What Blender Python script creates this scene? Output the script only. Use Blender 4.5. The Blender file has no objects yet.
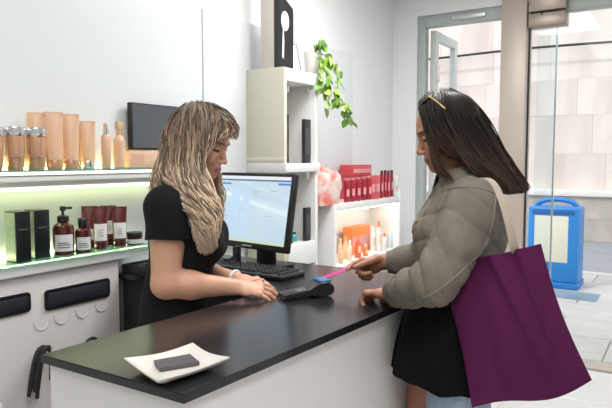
import bpy, bmesh, math, random
import numpy as np
import openvdb
from mathutils import Vector, Matrix
R = math.radians
random.seed(7); rng = np.random.default_rng(7)
scene = bpy.context.scene
col = scene.collection

# ------------------------------------------------------------------ camera, world, lights
FPX, CX, CY = 608.0, 306.0, 204.0
YAW, PITCH = math.atan2(384, 608), math.atan2(45, 608)
CAM = np.array([0, 0, 1.45])
RT = np.array([math.cos(YAW), math.sin(YAW), 0.0])
FW0 = np.array([-math.sin(YAW), math.cos(YAW), 0.0])
FW = FW0 * math.cos(PITCH) + np.array([0, 0, -math.sin(PITCH)])
UP = np.cross(RT, FW)
ZU = np.array([0, 0, 1.0])
cd = bpy.data.cameras.new('camera'); cam = bpy.data.objects.new('camera', cd); col.objects.link(cam)
cd.sensor_width = 36; cd.lens = FPX / 612 * 36; cd.clip_start = 0.05; cd.clip_end = 200
cam.matrix_world = Matrix(((RT[0], UP[0], -FW[0], CAM[0]), (RT[1], UP[1], -FW[1], CAM[1]), (RT[2], UP[2], -FW[2], CAM[2]), (0, 0, 0, 1)))
scene.camera = cam
scene.view_settings.view_transform = 'Standard'; scene.view_settings.look = 'None'
scene.view_settings.gamma = 1; scene.view_settings.use_curve_mapping = False
scene.view_settings.exposure = 0.12

world = bpy.data.worlds.new('world'); scene.world = world; world.use_nodes = True
wb = world.node_tree.nodes['Background']; wb.inputs[0].default_value = (0.88, 0.94, 1.0, 1); wb.inputs[1].default_value = 1.55

def area_light(name, loc, rot, sx, sy, power, color=(1, 1, 1)):
    l = bpy.data.lights.new(name, 'AREA'); l.shape = 'RECTANGLE'; l.size = sx; l.size_y = sy; l.energy = power; l.color = color
    o = bpy.data.objects.new(name, l); col.objects.link(o); o.location = loc; o.rotation_euler = rot
    return o
area_light('ceiling_lamp_light', (-0.75, 1.05, 2.74), (0, 0, 0), 0.6, 1.5, 18, (1.0, 0.99, 0.985))
area_light('ceiling_lamp_light', (0.2, 0.0, 2.74), (0, 0, 0), 0.6, 1.5, 31, (1.0, 0.985, 0.97))
area_light('ceiling_lamp_light', (-1.1, 2.75, 2.74), (0, 0, 0), 0.6, 0.9, 34, (1.0, 0.985, 0.97))
sun = bpy.data.lights.new('sun', 'SUN'); sun.energy = 1.3; sun.angle = R(3); sun.color = (1.0, 0.95, 0.88)
so = bpy.data.objects.new('sun', sun); col.objects.link(so); so.rotation_euler = (R(42), 0, R(-28))

# ------------------------------------------------------------------ pixel helpers
def ray(px, py): return FW + RT * (px - CX) / FPX - UP * (py - CY) / FPX
def P(px, py, d): return CAM + ray(px, py) * d
def onz(px, py, z): d = ray(px, py); return CAM + d * (z - CAM[2]) / d[2]
def onx(px, py, X): d = ray(px, py); return CAM + d * X / d[0]
def ony(px, py, Y): d = ray(px, py); return CAM + d * Y / d[1]
def depth(p): return float((np.asarray(p, float) - CAM) @ FW)
def Yat(px, X, z):                      # y on the line (X, ., z) whose picture column is px
    a = RT - FW * (px - CX) / FPX; return float(-(a[0] * X + a[2] * (z - CAM[2])) / a[1])
def Xat(px, Y, z):
    a = RT - FW * (px - CX) / FPX; return float(-(a[1] * Y + a[2] * (z - CAM[2])) / a[0])
def Zat(x, y, py):                      # height over (x, y) whose picture row is py
    a = UP + FW * (py - CY) / FPX; return float(CAM[2] - (a[0] * x + a[1] * y) / a[2])

# ------------------------------------------------------------------ materials
MATS = {}
def mat(name, color=(0.8, 0.8, 0.8), rough=0.5, metal=0.0, var=0.0, vscale=8.0, bump=0.0, bscale=60.0, emit=None, estr=0.0,
        coat=0.0, spec=0.5, sheen=0.0, trans=0.0, sss=0.0, attr=None, stretch=None, color2=None):
    if name in MATS: return MATS[name]
    m = bpy.data.materials.new(name); m.use_nodes = True; nt = m.node_tree; b = nt.nodes['Principled BSDF']
    b.inputs['Base Color'].default_value = (*color, 1); b.inputs['Roughness'].default_value = rough
    b.inputs['Metallic'].default_value = metal; b.inputs['Coat Weight'].default_value = coat
    b.inputs['Specular IOR Level'].default_value = spec; b.inputs['Sheen Weight'].default_value = sheen
    b.inputs['Transmission Weight'].default_value = trans
    if sss: b.inputs['Subsurface Weight'].default_value = sss; b.inputs['Subsurface Radius'].default_value = (0.012, 0.005, 0.003); b.inputs['Subsurface Scale'].default_value = 0.6
    if emit: b.inputs['Emission Color'].default_value = (*emit, 1); b.inputs['Emission Strength'].default_value = estr
    tc = nt.nodes.new('ShaderNodeTexCoord'); src = tc.outputs['Object']
    if stretch:
        mp = nt.nodes.new('ShaderNodeMapping'); mp.inputs['Scale'].default_value = stretch
        nt.links.new(src, mp.inputs[0]); src = mp.outputs[0]
    base = None
    if attr:
        at = nt.nodes.new('ShaderNodeAttribute'); at.attribute_name = attr; base = at.outputs['Color']
    if var > 0 or color2:
        n = nt.nodes.new('ShaderNodeTexNoise'); n.inputs['Scale'].default_value = vscale; n.inputs['Detail'].default_value = 5
        nt.links.new(src, n.inputs['Vector'])
        mx = nt.nodes.new('ShaderNodeMix'); mx.data_type = 'RGBA'
        if color2:
            cr = nt.nodes.new('ShaderNodeValToRGB'); cr.color_ramp.elements[0].position = 0.35; cr.color_ramp.elements[1].position = 0.65
            nt.links.new(n.outputs[0], cr.inputs[0]); nt.links.new(cr.outputs[0], mx.inputs[0])
            mx.inputs[6].default_value = (*color, 1); mx.inputs[7].default_value = (*color2, 1)
        else:
            mx.blend_type = 'MULTIPLY'; mx.inputs[0].default_value = 1.0
            mr = nt.nodes.new('ShaderNodeMapRange'); mr.inputs[1].default_value = 0.25; mr.inputs[2].default_value = 0.75
            mr.inputs[3].default_value = 1 - var; mr.inputs[4].default_value = 1 + var * 0.5
            nt.links.new(n.outputs[0], mr.inputs[0]); nt.links.new(mr.outputs[0], mx.inputs[7])
            if base is not None: nt.links.new(base, mx.inputs[6])
            else: mx.inputs[6].default_value = (*color, 1)
        base = mx.outputs[2]
    if base is not None: nt.links.new(base, b.inputs['Base Color'])
    if bump > 0:
        n2 = nt.nodes.new('ShaderNodeTexNoise'); n2.inputs['Scale'].default_value = bscale; n2.inputs['Detail'].default_value = 4
        nt.links.new(src, n2.inputs['Vector'])
        bp = nt.nodes.new('ShaderNodeBump'); bp.inputs['Strength'].default_value = bump; bp.inputs['Distance'].default_value = 0.004
        nt.links.new(n2.outputs[0], bp.inputs['Height']); nt.links.new(bp.outputs[0], b.inputs['Normal'])
    MATS[name] = m; return m
def glass_mat(name, tint=(1, 1, 1), gloss=0.07, rough=0.02):
    m = bpy.data.materials.new(name); m.use_nodes = True; nt = m.node_tree; nt.nodes.remove(nt.nodes['Principled BSDF'])
    o = nt.nodes['Material Output']; t = nt.nodes.new('ShaderNodeBsdfTransparent'); t.inputs[0].default_value = (*tint, 1)
    g = nt.nodes.new('ShaderNodeBsdfGlossy'); g.inputs['Roughness'].default_value = rough
    x = nt.nodes.new('ShaderNodeMixShader'); x.inputs[0].default_value = gloss
    nt.links.new(t.outputs[0], x.inputs[1]); nt.links.new(g.outputs[0], x.inputs[2]); nt.links.new(x.outputs[0], o.inputs[0])
    MATS[name] = m; return m

# ------------------------------------------------------------------ mesh builder
class MB:
    def __init__(s): s.v = []; s.f = []
    def add(s, vs, fs, M=None):
        n = len(s.v)
        if M is not None: vs = [tuple(M @ Vector(v)) for v in vs]
        s.v += [tuple(map(float, v)) for v in vs]; s.f += [tuple(n + i for i in f) for f in fs]; return s
    def box(s, lo, hi, M=None):
        x0, y0, z0 = lo; x1, y1, z1 = hi
        return s.add([(x0, y0, z0), (x1, y0, z0), (x1, y1, z0), (x0, y1, z0), (x0, y0, z1), (x1, y0, z1), (x1, y1, z1), (x0, y1, z1)],
                     [(0, 3, 2, 1), (4, 5, 6, 7), (0, 1, 5, 4), (1, 2, 6, 5), (2, 3, 7, 6), (3, 0, 4, 7)], M)
    def rbox(s, lo, hi, r=0.003, seg=2, M=None):
        bm = bmesh.new(); bmesh.ops.create_cube(bm, size=1)
        c = [(a + b) / 2 for a, b in zip(lo, hi)]; d = [abs(b - a) for a, b in zip(lo, hi)]
        for v in bm.verts: v.co = Vector((c[0] + v.co.x * d[0], c[1] + v.co.y * d[1], c[2] + v.co.z * d[2]))
        bmesh.ops.bevel(bm, geom=bm.edges[:], offset=min(r, min(d) * 0.49), segments=seg, affect='EDGES', profile=0.5)
        bm.verts.index_update()
        s.add([v.co[:] for v in bm.verts], [[v.index for v in f.verts] for f in bm.faces], M); bm.free(); return s
    def lathe(s, prof, n=20, c=(0, 0, 0), M=None, sx=1.0, sy=1.0):
        vs = []; fs = []
        for r, z in prof:
            for k in range(n):
                a = 2 * math.pi * k / n; vs.append((c[0] + r * sx * math.cos(a), c[1] + r * sy * math.sin(a), c[2] + z))
        for i in range(len(prof) - 1):
            for k in range(n):
                a, b = i * n + k, i * n + (k + 1) % n; fs.append((a, b, b + n, a + n))
        fs.append(tuple(range(n - 1, -1, -1))); m = (len(prof) - 1) * n; fs.append(tuple(range(m, m + n)))
        return s.add(vs, fs, M)
    def tube(s, path, rad, n=8, closed=False, flat=None, ref=None):
        pts = [np.asarray(p, float) for p in path]; m = len(pts); vs = []; fs = []
        rad = [rad] * m if np.isscalar(rad) else rad
        u = None
        for i, p in enumerate(pts):
            t = pts[min(i + 1, m - 1)] - pts[max(i - 1, 0)] if not closed else pts[(i + 1) % m] - pts[i - 1]
            t = t / (np.linalg.norm(t) + 1e-12)
            if u is None or ref is not None:
                a = np.asarray(ref, float) if ref is not None else (np.array([0, 0, 1.0]) if abs(t[2]) < 0.9 else np.array([1.0, 0, 0]))
                u = a - t * (a @ t)
            else: u = u - t * (u @ t)
            u = u / (np.linalg.norm(u) + 1e-12); w = np.cross(t, u)
            for k in range(n):
                a = 2 * math.pi * k / n; vs.append(p + u * math.cos(a) * rad[i] * (flat or 1.0) + w * math.sin(a) * rad[i])
        for i in range(m if closed else m - 1):
            j = (i + 1) % m
            for k in range(n): fs.append((i * n + k, i * n + (k + 1) % n, j * n + (k + 1) % n, j * n + k))
        if not closed: fs.append(tuple(range(n - 1, -1, -1))); fs.append(tuple(range((m - 1) * n, m * n)))
        return s.add(vs, fs)
    def prism(s, poly, z0, z1, M=None):
        n = len(poly); vs = [(x, y, z0) for x, y in poly] + [(x, y, z1) for x, y in poly]
        fs = [tuple(range(n - 1, -1, -1)), tuple(range(n, 2 * n))] + [(i, (i + 1) % n, n + (i + 1) % n, n + i) for i in range(n)]
        return s.add(vs, fs, M)
    def mesh(s, name, m, smooth=35, origin=None):
        if origin is not None: s.v = [tuple(np.asarray(v) - np.asarray(origin)) for v in s.v]
        me = bpy.data.meshes.new(name); me.from_pydata(s.v, [], s.f); me.update()
        if smooth:
            me.polygons.foreach_set('use_smooth', [True] * len(me.polygons)); me.set_sharp_from_angle(angle=R(smooth))
        if m is not None: me.materials.append(m)
        return me
    def build(s, name, m, parent=None, smooth=35, origin=None, loc=None, fix=True):
        me = s.mesh(name, m, smooth, origin)
        if fix:
            bm = bmesh.new(); bm.from_mesh(me); bmesh.ops.recalc_face_normals(bm, faces=bm.faces[:]); bm.to_mesh(me); bm.free()
        o = bpy.data.objects.new(name, me); col.objects.link(o)
        if parent is not None: o.parent = parent
        if loc is not None: o.location = loc
        return o
def tag(o, label=None, cat=None, group=None, kind=None):
    if label: o['label'] = label
    if cat: o['category'] = cat
    if group: o['group'] = group
    if kind: o['kind'] = kind
    return o
def thing(name, label, cat, loc=(0, 0, 0), rz=0.0, group=None):
    o = bpy.data.objects.new(name, None); col.objects.link(o); o.empty_display_size = 0.05
    o.location = tuple(float(x) for x in loc); o.rotation_euler = (0, 0, rz); return tag(o, label, cat, group)
def struct(name, mb, m, smooth=0):
    return tag(mb.build(name, m, None, smooth), kind='structure')
def copy_tree(o, parent=None):
    c = o.copy(); col.objects.link(c); c.parent = parent
    for ch in list(o.children): copy_tree(ch, c)
    return c

# ------------------------------------------------------------------ shared materials
M_wall = mat('wall_paint', (0.80, 0.805, 0.81), 0.55, var=0.03, vscale=1.5, bump=0.03, bscale=90)
M_panel = mat('panel_lacquer', (0.68, 0.705, 0.73), 0.3, var=0.015, vscale=2)
M_white = mat('white_laminate', (0.80, 0.80, 0.79), 0.35, var=0.02, vscale=4)
M_warm_glow = mat('laminate_warm_glow', (0.78, 0.755, 0.66), 0.4, var=0.02, vscale=4)  # yellow LED glow on the white tower, put into the base colour
M_black = mat('black_plastic', (0.012, 0.012, 0.014), 0.35, var=0.1, vscale=20)
M_matblack = mat('matt_black', (0.015, 0.015, 0.017), 0.65, var=0.15, vscale=20)
M_chrome = mat('chrome', (0.85, 0.85, 0.86), 0.18, 1.0, var=0.02)
M_frame = mat('window_frame_paint', (0.42, 0.47, 0.45), 0.4, var=0.05, vscale=6)
M_post = mat('post_metal', (0.53, 0.46, 0.395), 0.4, 0.1, var=0.05, vscale=5)
M_glass = glass_mat('clear_glass', (0.985, 0.995, 0.99), 0.008)
M_glass_edge = mat('glass_edge', (0.55, 0.80, 0.70), 0.1, emit=None, trans=0.5)
# ------------------------------------------------------------------ the setting
YF = 4.5                                   # inner face of the shop front
XW = -2.0                                  # face of the wall panels
floor_m = mat('floor_tile', (0.72, 0.72, 0.71), 0.22, var=0.04, vscale=3, bump=0.02, bscale=30)
fl = MB(); fl.box((-2.2, -2.6, -0.06), (2.2, YF + 0.12, -0.004)); floor = struct('floor', fl, mat('floor_grout', (0.6, 0.6, 0.59), 0.6))
tile_me = MB().rbox((-0.297, -0.297, -0.01), (0.297, 0.297, 0.0), 0.002, 1).mesh('tile', floor_m)
for i in range(7):
    for j in range(12):
        o = bpy.data.objects.new('tile', tile_me); col.objects.link(o); o.parent = floor; o.location = (-1.8 + i * 0.6, -2.3 + j * 0.6 - 0.105, 0)
struct('ceiling', MB().box((-2.2, -2.6, 2.8), (2.2, YF + 0.2, 2.9)), M_wall)
wl = struct('wall_left', MB().box((-2.2, -2.6, 0), (XW - 0.025, YF + 0.2, 2.8)), M_wall)
seam = Yat(203, XW, 1.9)
pt = Zat(XW, Yat(300, XW, 2.15), 38.5)
pend = Yat(353, XW, 1.8)
for y0, y1 in ((seam - 1.9, seam - 0.004), (seam + 0.004, pend)):
    MB().rbox((XW - 0.03, y0, 1.0), (XW, y1, pt), 0.003, 1).build('wall_panel', M_panel, wl)
struct('wall_right', MB().box((2.0, -2.6, 0), (2.2, YF + 0.2, 2.8)), M_wall)
struct('wall_rear', MB().box((-2.2, -2.8, 0), (2.2, -2.6, 2.8)), M_wall)
xw0 = Xat(417, YF, 2.3)                     # left side of the window opening
zt = Zat(xw0, YF, 16.5)                     # top of the opening
wf = MB(); wf.box((-2.2, YF, 0), (xw0, YF + 0.25, 2.8)); wf.box((xw0, YF, zt), (1.6, YF + 0.25, 2.8)); wf.box((1.6, YF, 0), (2.2, YF + 0.25, 2.8))
struct('wall_front', wf, M_wall)
xp0, xp1 = Xat(500.5, YF, 2.0), Xat(526, YF, 2.0)
# window beside the door: outer frame, a leaf opened outwards, a fixed pane
w1 = tag(bpy.data.objects.new('window_1', None), kind='structure'); col.objects.link(w1)
fr = 0.055
MB().rbox((xw0, YF + 0.02, 0), (xw0 + fr, YF + 0.10, zt), 0.004).build('window_frame', M_frame, w1)
MB().rbox((xw0 + fr, YF + 0.02, zt - 0.085), (xp0, YF + 0.10, zt), 0.004).build('window_frame', M_frame, w1)
MB().rbox((xw0 + fr + 0.22, YF + 0.0, zt - 0.06), (xp0 - 0.12, YF + 0.03, zt - 0.025), 0.004).build('window_stay', mat('stay_metal', (0.6, 0.62, 0.61), 0.35, 0.5), w1)
MB().rbox((xw0 + fr, YF + 0.02, 0), (xp0, YF + 0.10, 0.09), 0.004).build('window_frame', M_frame, w1)
lx, ly = xw0 + fr + 0.015, YF + 0.10
lw = 0.52; lz = zt - 0.10
leaf = MB()
leaf.rbox((lx, ly, 0.1), (lx + 0.045, ly + 0.07, lz), 0.004); leaf.rbox((lx, ly + lw - 0.07, 0.1), (lx + 0.045, ly + lw, lz), 0.004)
leaf.rbox((lx, ly + 0.07, lz - 0.07), (lx + 0.045, ly + lw - 0.07, lz), 0.004); leaf.rbox((lx, ly + 0.07, 0.1), (lx + 0.045, ly + lw - 0.07, 0.2), 0.004)
lf = leaf.build('window_leaf', mat('leaf_paint', (0.62, 0.66, 0.64), 0.4, var=0.04), w1)
MB().box((lx + 0.018, ly + 0.07, 0.2), (lx + 0.026, ly + lw - 0.07, lz - 0.07)).build('pane', M_glass, lf, 0)
MB().rbox((lx + 0.045, ly + 0.02, 2.05), (lx + 0.065, ly + 0.05, 2.18), 0.004).build('window_handle', M_white, lf)
# tall post and the glass door
struct('trim_1', MB().rbox((xp0, YF - 0.02, 0), (xp1, YF + 0.16, 2.8), 0.006), M_post, 30)
d1 = tag(bpy.data.objects.new('door_1', None), kind='structure'); col.objects.link(d1)
hb = Zat(Xat(567, YF, zt), YF, 9.8)
MB().rbox((xp1, YF + 0.02, hb), (1.6, YF + 0.12, hb + 0.09), 0.004).build('door_header', M_frame, d1)
MB().box((xp1 + 0.012, YF + 0.05, 0.02), (0.35, YF + 0.062, hb - 0.012)).build('pane', M_glass, d1, 0)
MB().box((0.362, YF + 0.05, 0.02), (1.6, YF + 0.062, hb)).build('pane', M_glass, d1, 0)
MB().box((xp1 + 0.003, YF + 0.045, 0.0), (xp1 + 0.010, YF + 0.067, hb)).build('door_seal', M_matblack, d1, 0)
cx1 = Xat(567, YF, hb)
M_patch = mat('patch_fitting', (0.36, 0.30, 0.25), 0.38, 0.5, var=0.05)
zc = Zat(Xat(545, YF, hb), YF, 12.5)
MB().rbox((xp1 + 0.012, YF - 0.035, zc + 0.008), (cx1, YF + 0.03, zc + 0.17), 0.004).build('closer_box', M_patch, d1)
MB().rbox((xp1 + 0.012, YF - 0.03, zc - 0.095), (cx1, YF + 0.085, zc - 0.006), 0.004).build('patch_plate', M_patch, d1)
MB().lathe([(0.012, -0.02), (0.012, 0.02)], 10, (xp1 + 0.10, YF - 0.02, zc)).build('closer_pivot', M_matblack, d1)
MB().rbox((xp1 + 0.0, YF + 0.02, -0.004), (1.6, YF + 0.2, 0.012), 0.004).build('threshold', M_post, d1)
# glass screen standing outside the door, seen by its edge
w2 = tag(bpy.data.objects.new('window_2', None), kind='structure'); col.objects.link(w2)
fx = xp1 + 0.03
fy1 = Yat(551, fx, 1.0)
MB().box((fx, YF + 0.20, 0.01), (fx + 0.012, fy1, 2.9)).build('pane', glass_mat('screen_glass', (0.93, 0.97, 0.975), 0.01), w2, 0)
MB().box((fx - 0.001, fy1, 0.01), (fx + 0.013, fy1 + 0.008, 2.9)).build('pane_edge', mat('polished_edge', (0.82, 0.88, 0.88), 0.15), w2, 0)

# ------------------------------------------------------------------ the street
pv = struct('pavement', MB().box((-7, YF + 0.25, -0.08), (7, 8.45, -0.012)), mat('pavement_joint', (0.36, 0.34, 0.33), 0.9, var=0.1))
slab = [MB().rbox((-0.44, -0.295, -0.03), (0.44, 0.295, 0.0), 0.004, 1).mesh('paving_slab', mat('slab_%d' % k, c, 0.8, var=0.12, vscale=5, bump=0.1, bscale=120)) for k, c in enumerate(((0.60, 0.58, 0.55), (0.56, 0.54, 0.515), (0.63, 0.605, 0.575)))]
n = 0
for j in range(6):
    for i in range(9):
        o = bpy.data.objects.new('paving_slab', random.choice(slab)); col.objects.link(o); o.parent = pv
        o.location = (-3.6 + i * 0.89 + (0.45 if j % 2 else 0), YF + 0.55 + j * 0.60, random.uniform(-0.002, 0.002))
kb_m = mat('kerb_stone', (0.55, 0.53, 0.51), 0.8, var=0.1, vscale=6)
kb = tag(bpy.data.objects.new('kerb', None), kind='structure'); col.objects.link(kb)
kme = MB().rbox((-0.49, 0, -0.12), (0.49, 0.16, 0.01), 0.01, 2).mesh('kerb_stone', kb_m)
for i in range(9):
    o = bpy.data.objects.new('kerb_stone', kme); col.objects.link(o); o.parent = kb; o.location = (-4 + i * 1.0, 8.32, 0)
struct('road', MB().box((-12, 8.46, -0.2), (12, 12.6, -0.1)), mat('asphalt', (0.30, 0.31, 0.34), 0.85, var=0.12, vscale=2, bump=0.2, bscale=200))
st1 = mat('facade_stone', (0.76, 0.67, 0.62), 0.9, color2=(0.60, 0.51, 0.46), vscale=1.1, stretch=(1.6, 1, 0.45), bump=0.3, bscale=18)
st2 = mat('facade_stone_pale', (0.77, 0.68, 0.63), 0.9, color2=(0.65, 0.56, 0.51), vscale=1.4, stretch=(1.8, 1, 0.4), bump=0.3, bscale=18)
st3 = mat('facade_stone_dark', (0.47, 0.41, 0.375), 0.9, var=0.22, vscale=3, bump=0.4, bscale=18)
bld = thing('building', 'pale pinkish stone facade across the street seen through the glass', 'building', (0, 12.6, 0))
MB().box((-14, 0.06, -0.2), (10, 0.6, 12)).build('wall', mat('mortar', (0.72, 0.64, 0.59), 0.95, var=0.1), bld, 0)
blocks = {}
z = -0.1; row = 0
while z < 6.5:
    h = 0.42 if row < 2 else random.choice((0.62, 0.74, 0.68))
    x = -7.5 - random.random()
    while x < 2.5:
        w = random.choice((1.1, 1.4, 1.75, 0.9))
        m_ = st3 if row < 2 else random.choice((st1, st2, st1))
        key = (w, h, m_.name)
        if key not in blocks: blocks[key] = MB().rbox((0.002, -0.10 if row < 2 else 0.05, 0.001), (w - 0.001, 0.1, h - 0.001), 0.002, 1).mesh('stone_block', m_)
        o = bpy.data.objects.new('stone_block', blocks[key]); col.objects.link(o); o.parent = bld; o.location = (x, random.uniform(-0.003, 0.003), z)
        x += w
    z += h; row += 1
    if row == 2:
        MB().rbox((-9, -0.16, z), (4, 0.1, z + 0.13), 0.02, 2).build('ledge', mat('ledge_stone', (0.76, 0.72, 0.69), 0.85, var=0.1), bld); z += 0.13
tag(MB().tube([(-9 + 0.8 * i, 12.42, Zat(Xat(570, 12.42, 3.5), 12.42, 45.5) + 0.02 * math.sin(i)) for i in range(16)], 0.022, 6).build('street_cable', M_matblack), 'thin dark cable strung along the stone facade across the street', 'cable')
# blue street bin
bx0, bx1, by = Xat(527, 7.2, 0.4), Xat(578, 7.2, 0.4), 7.2
bz = Zat(bx0, by, 206)
M_blue = mat('bin_blue', (0.015, 0.20, 0.55), 0.4, var=0.06, vscale=5)
bw = bx1 - bx0
bn = thing('street_bin', 'bright blue street bin with a cream panel on the pavement outside', 'bin', ((bx0 + bx1) / 2, by, 0))
b_ = MB(); b_.rbox((-bw / 2, 0, 0.06), (bw / 2, 0.42, bz), 0.03, 3); b_.build('bin_body', M_blue, bn)
MB().rbox((-bw / 2 - 0.01, -0.02, 0), (bw / 2 + 0.01, 0.44, 0.07), 0.012).build('bin_base', mat('bin_base_blue', (0.015, 0.17, 0.5), 0.5), bn)
arch = [(bw * 0.40 * math.cos(a), 0.2, bz - 0.01 + 0.085 * math.sin(a)) for a in np.linspace(math.pi, 0, 14)]
MB().tube(arch, 0.028, 8).build('arched_hood', M_blue, bn)
MB().rbox((-bw * 0.36, -0.006, bz - 0.62), (bw * 0.30, 0.004, bz - 0.10), 0.003).build('poster_panel', mat('bin_panel', (0.70, 0.66, 0.55), 0.6, var=0.05), bn)
MB().rbox((-bw * 0.42, -0.004, bz - 0.085), (bw * 0.42, 0.006, bz - 0.03), 0.003).build('bin_slot', mat('bin_slot', (0.01, 0.10, 0.35), 0.5), bn)
gr = MB()
for k in range(12): gr.box((bx0 - 0.2 + 0.0, by - 0.10 - k * 0.035, 0.001), (bx1 + 0.25, by - 0.08 - k * 0.035, 0.006))
tag(gr.build('floor_grate', mat('grate_metal', (0.30, 0.40, 0.50), 0.5, 0.2), None, 0), 'blue-grey slotted grate on the pavement before the blue bin', 'grate', kind='stuff')

# ------------------------------------------------------------------ reception counter
ct = thing('reception_counter', 'white reception counter with a glossy black worktop turning into a desk', 'counter', (-1.0, 1.5, 0))
O_ = (-1.0, 1.5, 0)
NC, FR_ = onz(184, 394.5, 1.0), np.array([-0.722, 2.20, 1.0]); TL = onz(40.5, 354.5, 1.0)
poly = [(TL[0], TL[1]), (NC[0], NC[1]), (-0.757, 1.56), (-0.722, 2.20), (-1.93, 2.20), (-1.93, 1.615), (-1.68, 1.615), (-1.66, 1.70), (-1.212, 1.70)]
top_m = mat('worktop_black', (0.013, 0.013, 0.016), 0.22, var=0.1, vscale=3, spec=0.5)
bm = bmesh.new(); vs = [bm.verts.new((x, y, 1.0)) for x, y in poly]; f = bm.faces.new(vs)
g = bmesh.ops.extrude_face_region(bm, geom=[f]); 
for v in g['geom']:
    if isinstance(v, bmesh.types.BMVert): v.co.z = 0.980
bmesh.ops.bevel(bm, geom=[e for e in bm.edges if abs(e.verts[0].co.z - e.verts[1].co.z) < 1e-5], offset=0.002, segments=2, affect='EDGES')
bm.verts.index_update(); wt = MB(); wt.add([v.co[:] for v in bm.verts], [[v.index for v in f.verts] for f in bm.faces]); bm.free()
wt.build('worktop', top_m, ct, 30, O_)
ci = 0.014
def slabpoly(name, pts, m, z0=0.0, z1=0.980): return MB().prism(pts, z0, z1).build(name, m, ct, 0, O_)
ax, ay = TL[0] + ci, TL[1] + ci; bx, by2 = NC[0] - ci, NC[1] + ci
M_ctr = mat('counter_white', (0.82, 0.80, 0.78), 0.4, var=0.02)
slabpoly('end_panel', [(ax, ay), (bx, by2), (bx, by2 + 0.02), (ax, ay + 0.02)], M_ctr)
slabpoly('front_panel', [(bx, by2 + 0.02), (-0.740, 2.18), (-0.760, 2.18), (bx - 0.02, by2 + 0.02)], M_ctr)
slabpoly('back_panel', [(ax, ay + 0.02), (ax + 0.02, ay + 0.02), (-1.20, 1.72), (-1.226, 1.72)], M_ctr)
slabpoly('desk_panel', [(-1.68, 1.72), (-1.23, 1.72), (-1.23, 1.74), (-1.68, 1.74)], M_matblack)
slabpoly('desk_panel', [(-1.895, 1.635), (-1.70, 1.635), (-1.70, 1.655), (-1.895, 1.655)], M_matblack)
slabpoly('desk_panel', [(-1.70, 1.635), (-1.68, 1.635), (-1.68, 1.72), (-1.70, 1.72)], M_matblack)
slabpoly('desk_panel', [(-1.91, 2.16), (-0.765, 2.16), (-0.765, 2.18), (-1.91, 2.18)], M_ctr)
slabpoly('desk_side', [(-1.915, 1.63), (-1.895, 1.63), (-1.895, 2.16), (-1.915, 2.16)], mat('desk_grey', (0.12, 0.12, 0.13), 0.5))

# ------------------------------------------------------------------ wall shelves on the left
XS = -1.845
zl = Zat(XS, Yat(0, XS, 1.07), 267.0)      # top of the lower glass shelf
zu = Zat(-1.90, Yat(60, -1.9, 1.41), 169.0) # top of the upper shelf
ys0, ys1 = 0.35, Yat(206, XS, 1.4)
yl1 = Yat(152, XS, zl)
M_led_y = mat('led_yellow', (1, 1, 0.8), 0.5, emit=(1.0, 0.80, 0.30), estr=15.0)
M_led_g = mat('led_greenish', (1, 1, 0.8), 0.5, emit=(0.90, 1.0, 0.50), estr=13.0)
M_shelfglass = mat('shelf_glass', (0.50, 0.90, 0.72), 0.08, trans=0.75)
us = thing('upper_wall_shelf', 'white upper wall shelf with stepped moulding and yellow glow, holding beige tubes', 'shelf', (XW, 1.3, zu))
def U(mb, nm, m, sm=30): return mb.build(nm, m, us, sm, (XW, 1.3, zu))
U(MB().rbox((XW, ys0, zu - 0.020), (XS, ys1, zu - 0.0062), 0.002), 'shelf_board', M_white)
U(MB().box((XW, ys0, zu - 0.006), (XS - 0.002, ys1, zu)), 'glass_top', M_shelfglass)
U(MB().rbox((XS - 0.016, ys0, zu - 0.040), (XS - 0.004, ys1, zu - 0.0205), 0.003), 'fascia', M_white)
cove = [(XS - 0.017, zu - 0.0205), (XS - 0.017, zu - 0.042), (XS - 0.022, zu - 0.046), (XS - 0.030, zu - 0.056), (XS - 0.036, zu - 0.060), (XS - 0.036, zu - 0.068), (XW, zu - 0.068), (XW, zu - 0.0205)]
U(MB().prism(cove, ys0, ys1, Matrix(((1, 0, 0, 0), (0, 0, 1, 0), (0, 1, 0, 0), (0, 0, 0, 1)))), 'moulding', M_white)
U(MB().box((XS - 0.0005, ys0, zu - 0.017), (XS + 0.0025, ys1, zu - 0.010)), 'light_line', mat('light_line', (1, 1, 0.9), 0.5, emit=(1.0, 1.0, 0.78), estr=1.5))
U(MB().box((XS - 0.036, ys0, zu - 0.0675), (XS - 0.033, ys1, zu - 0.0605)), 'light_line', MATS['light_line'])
U(MB().box((XW + 0.012, ys0, zu), (XW + 0.020, ys1, zu + 0.006)), 'light_strip', M_led_y)
U(MB().box((XW + 0.03, ys0, zu - 0.074), (XW + 0.05, ys1, zu - 0.0685)), 'light_strip', mat('led_soft_green', (1, 1, 0.8), 0.5, emit=(0.92, 1.0, 0.55), estr=6.0))
ls = thing('lower_wall_shelf', 'white lower wall shelf with a glowing green glass top, holding dark red bottles', 'shelf', (XW, 1.3, zl))
def L_(mb, nm, m, sm=30): return mb.build(nm, m, ls, sm, (XW, 1.3, zl))
L_(MB().box((XW, ys0, zl - 0.010), (XS, yl1, zl)), 'glass_top', M_shelfglass)
L_(MB().rbox((XW, ys0, zl - 0.045), (XS - 0.012, yl1, zl - 0.0105), 0.003), 'shelf_board', M_white)
L_(MB().box((XW + 0.010, ys0, zl), (XW + 0.018, yl1, zl + 0.008)), 'light_strip', M_led_g)

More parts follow.
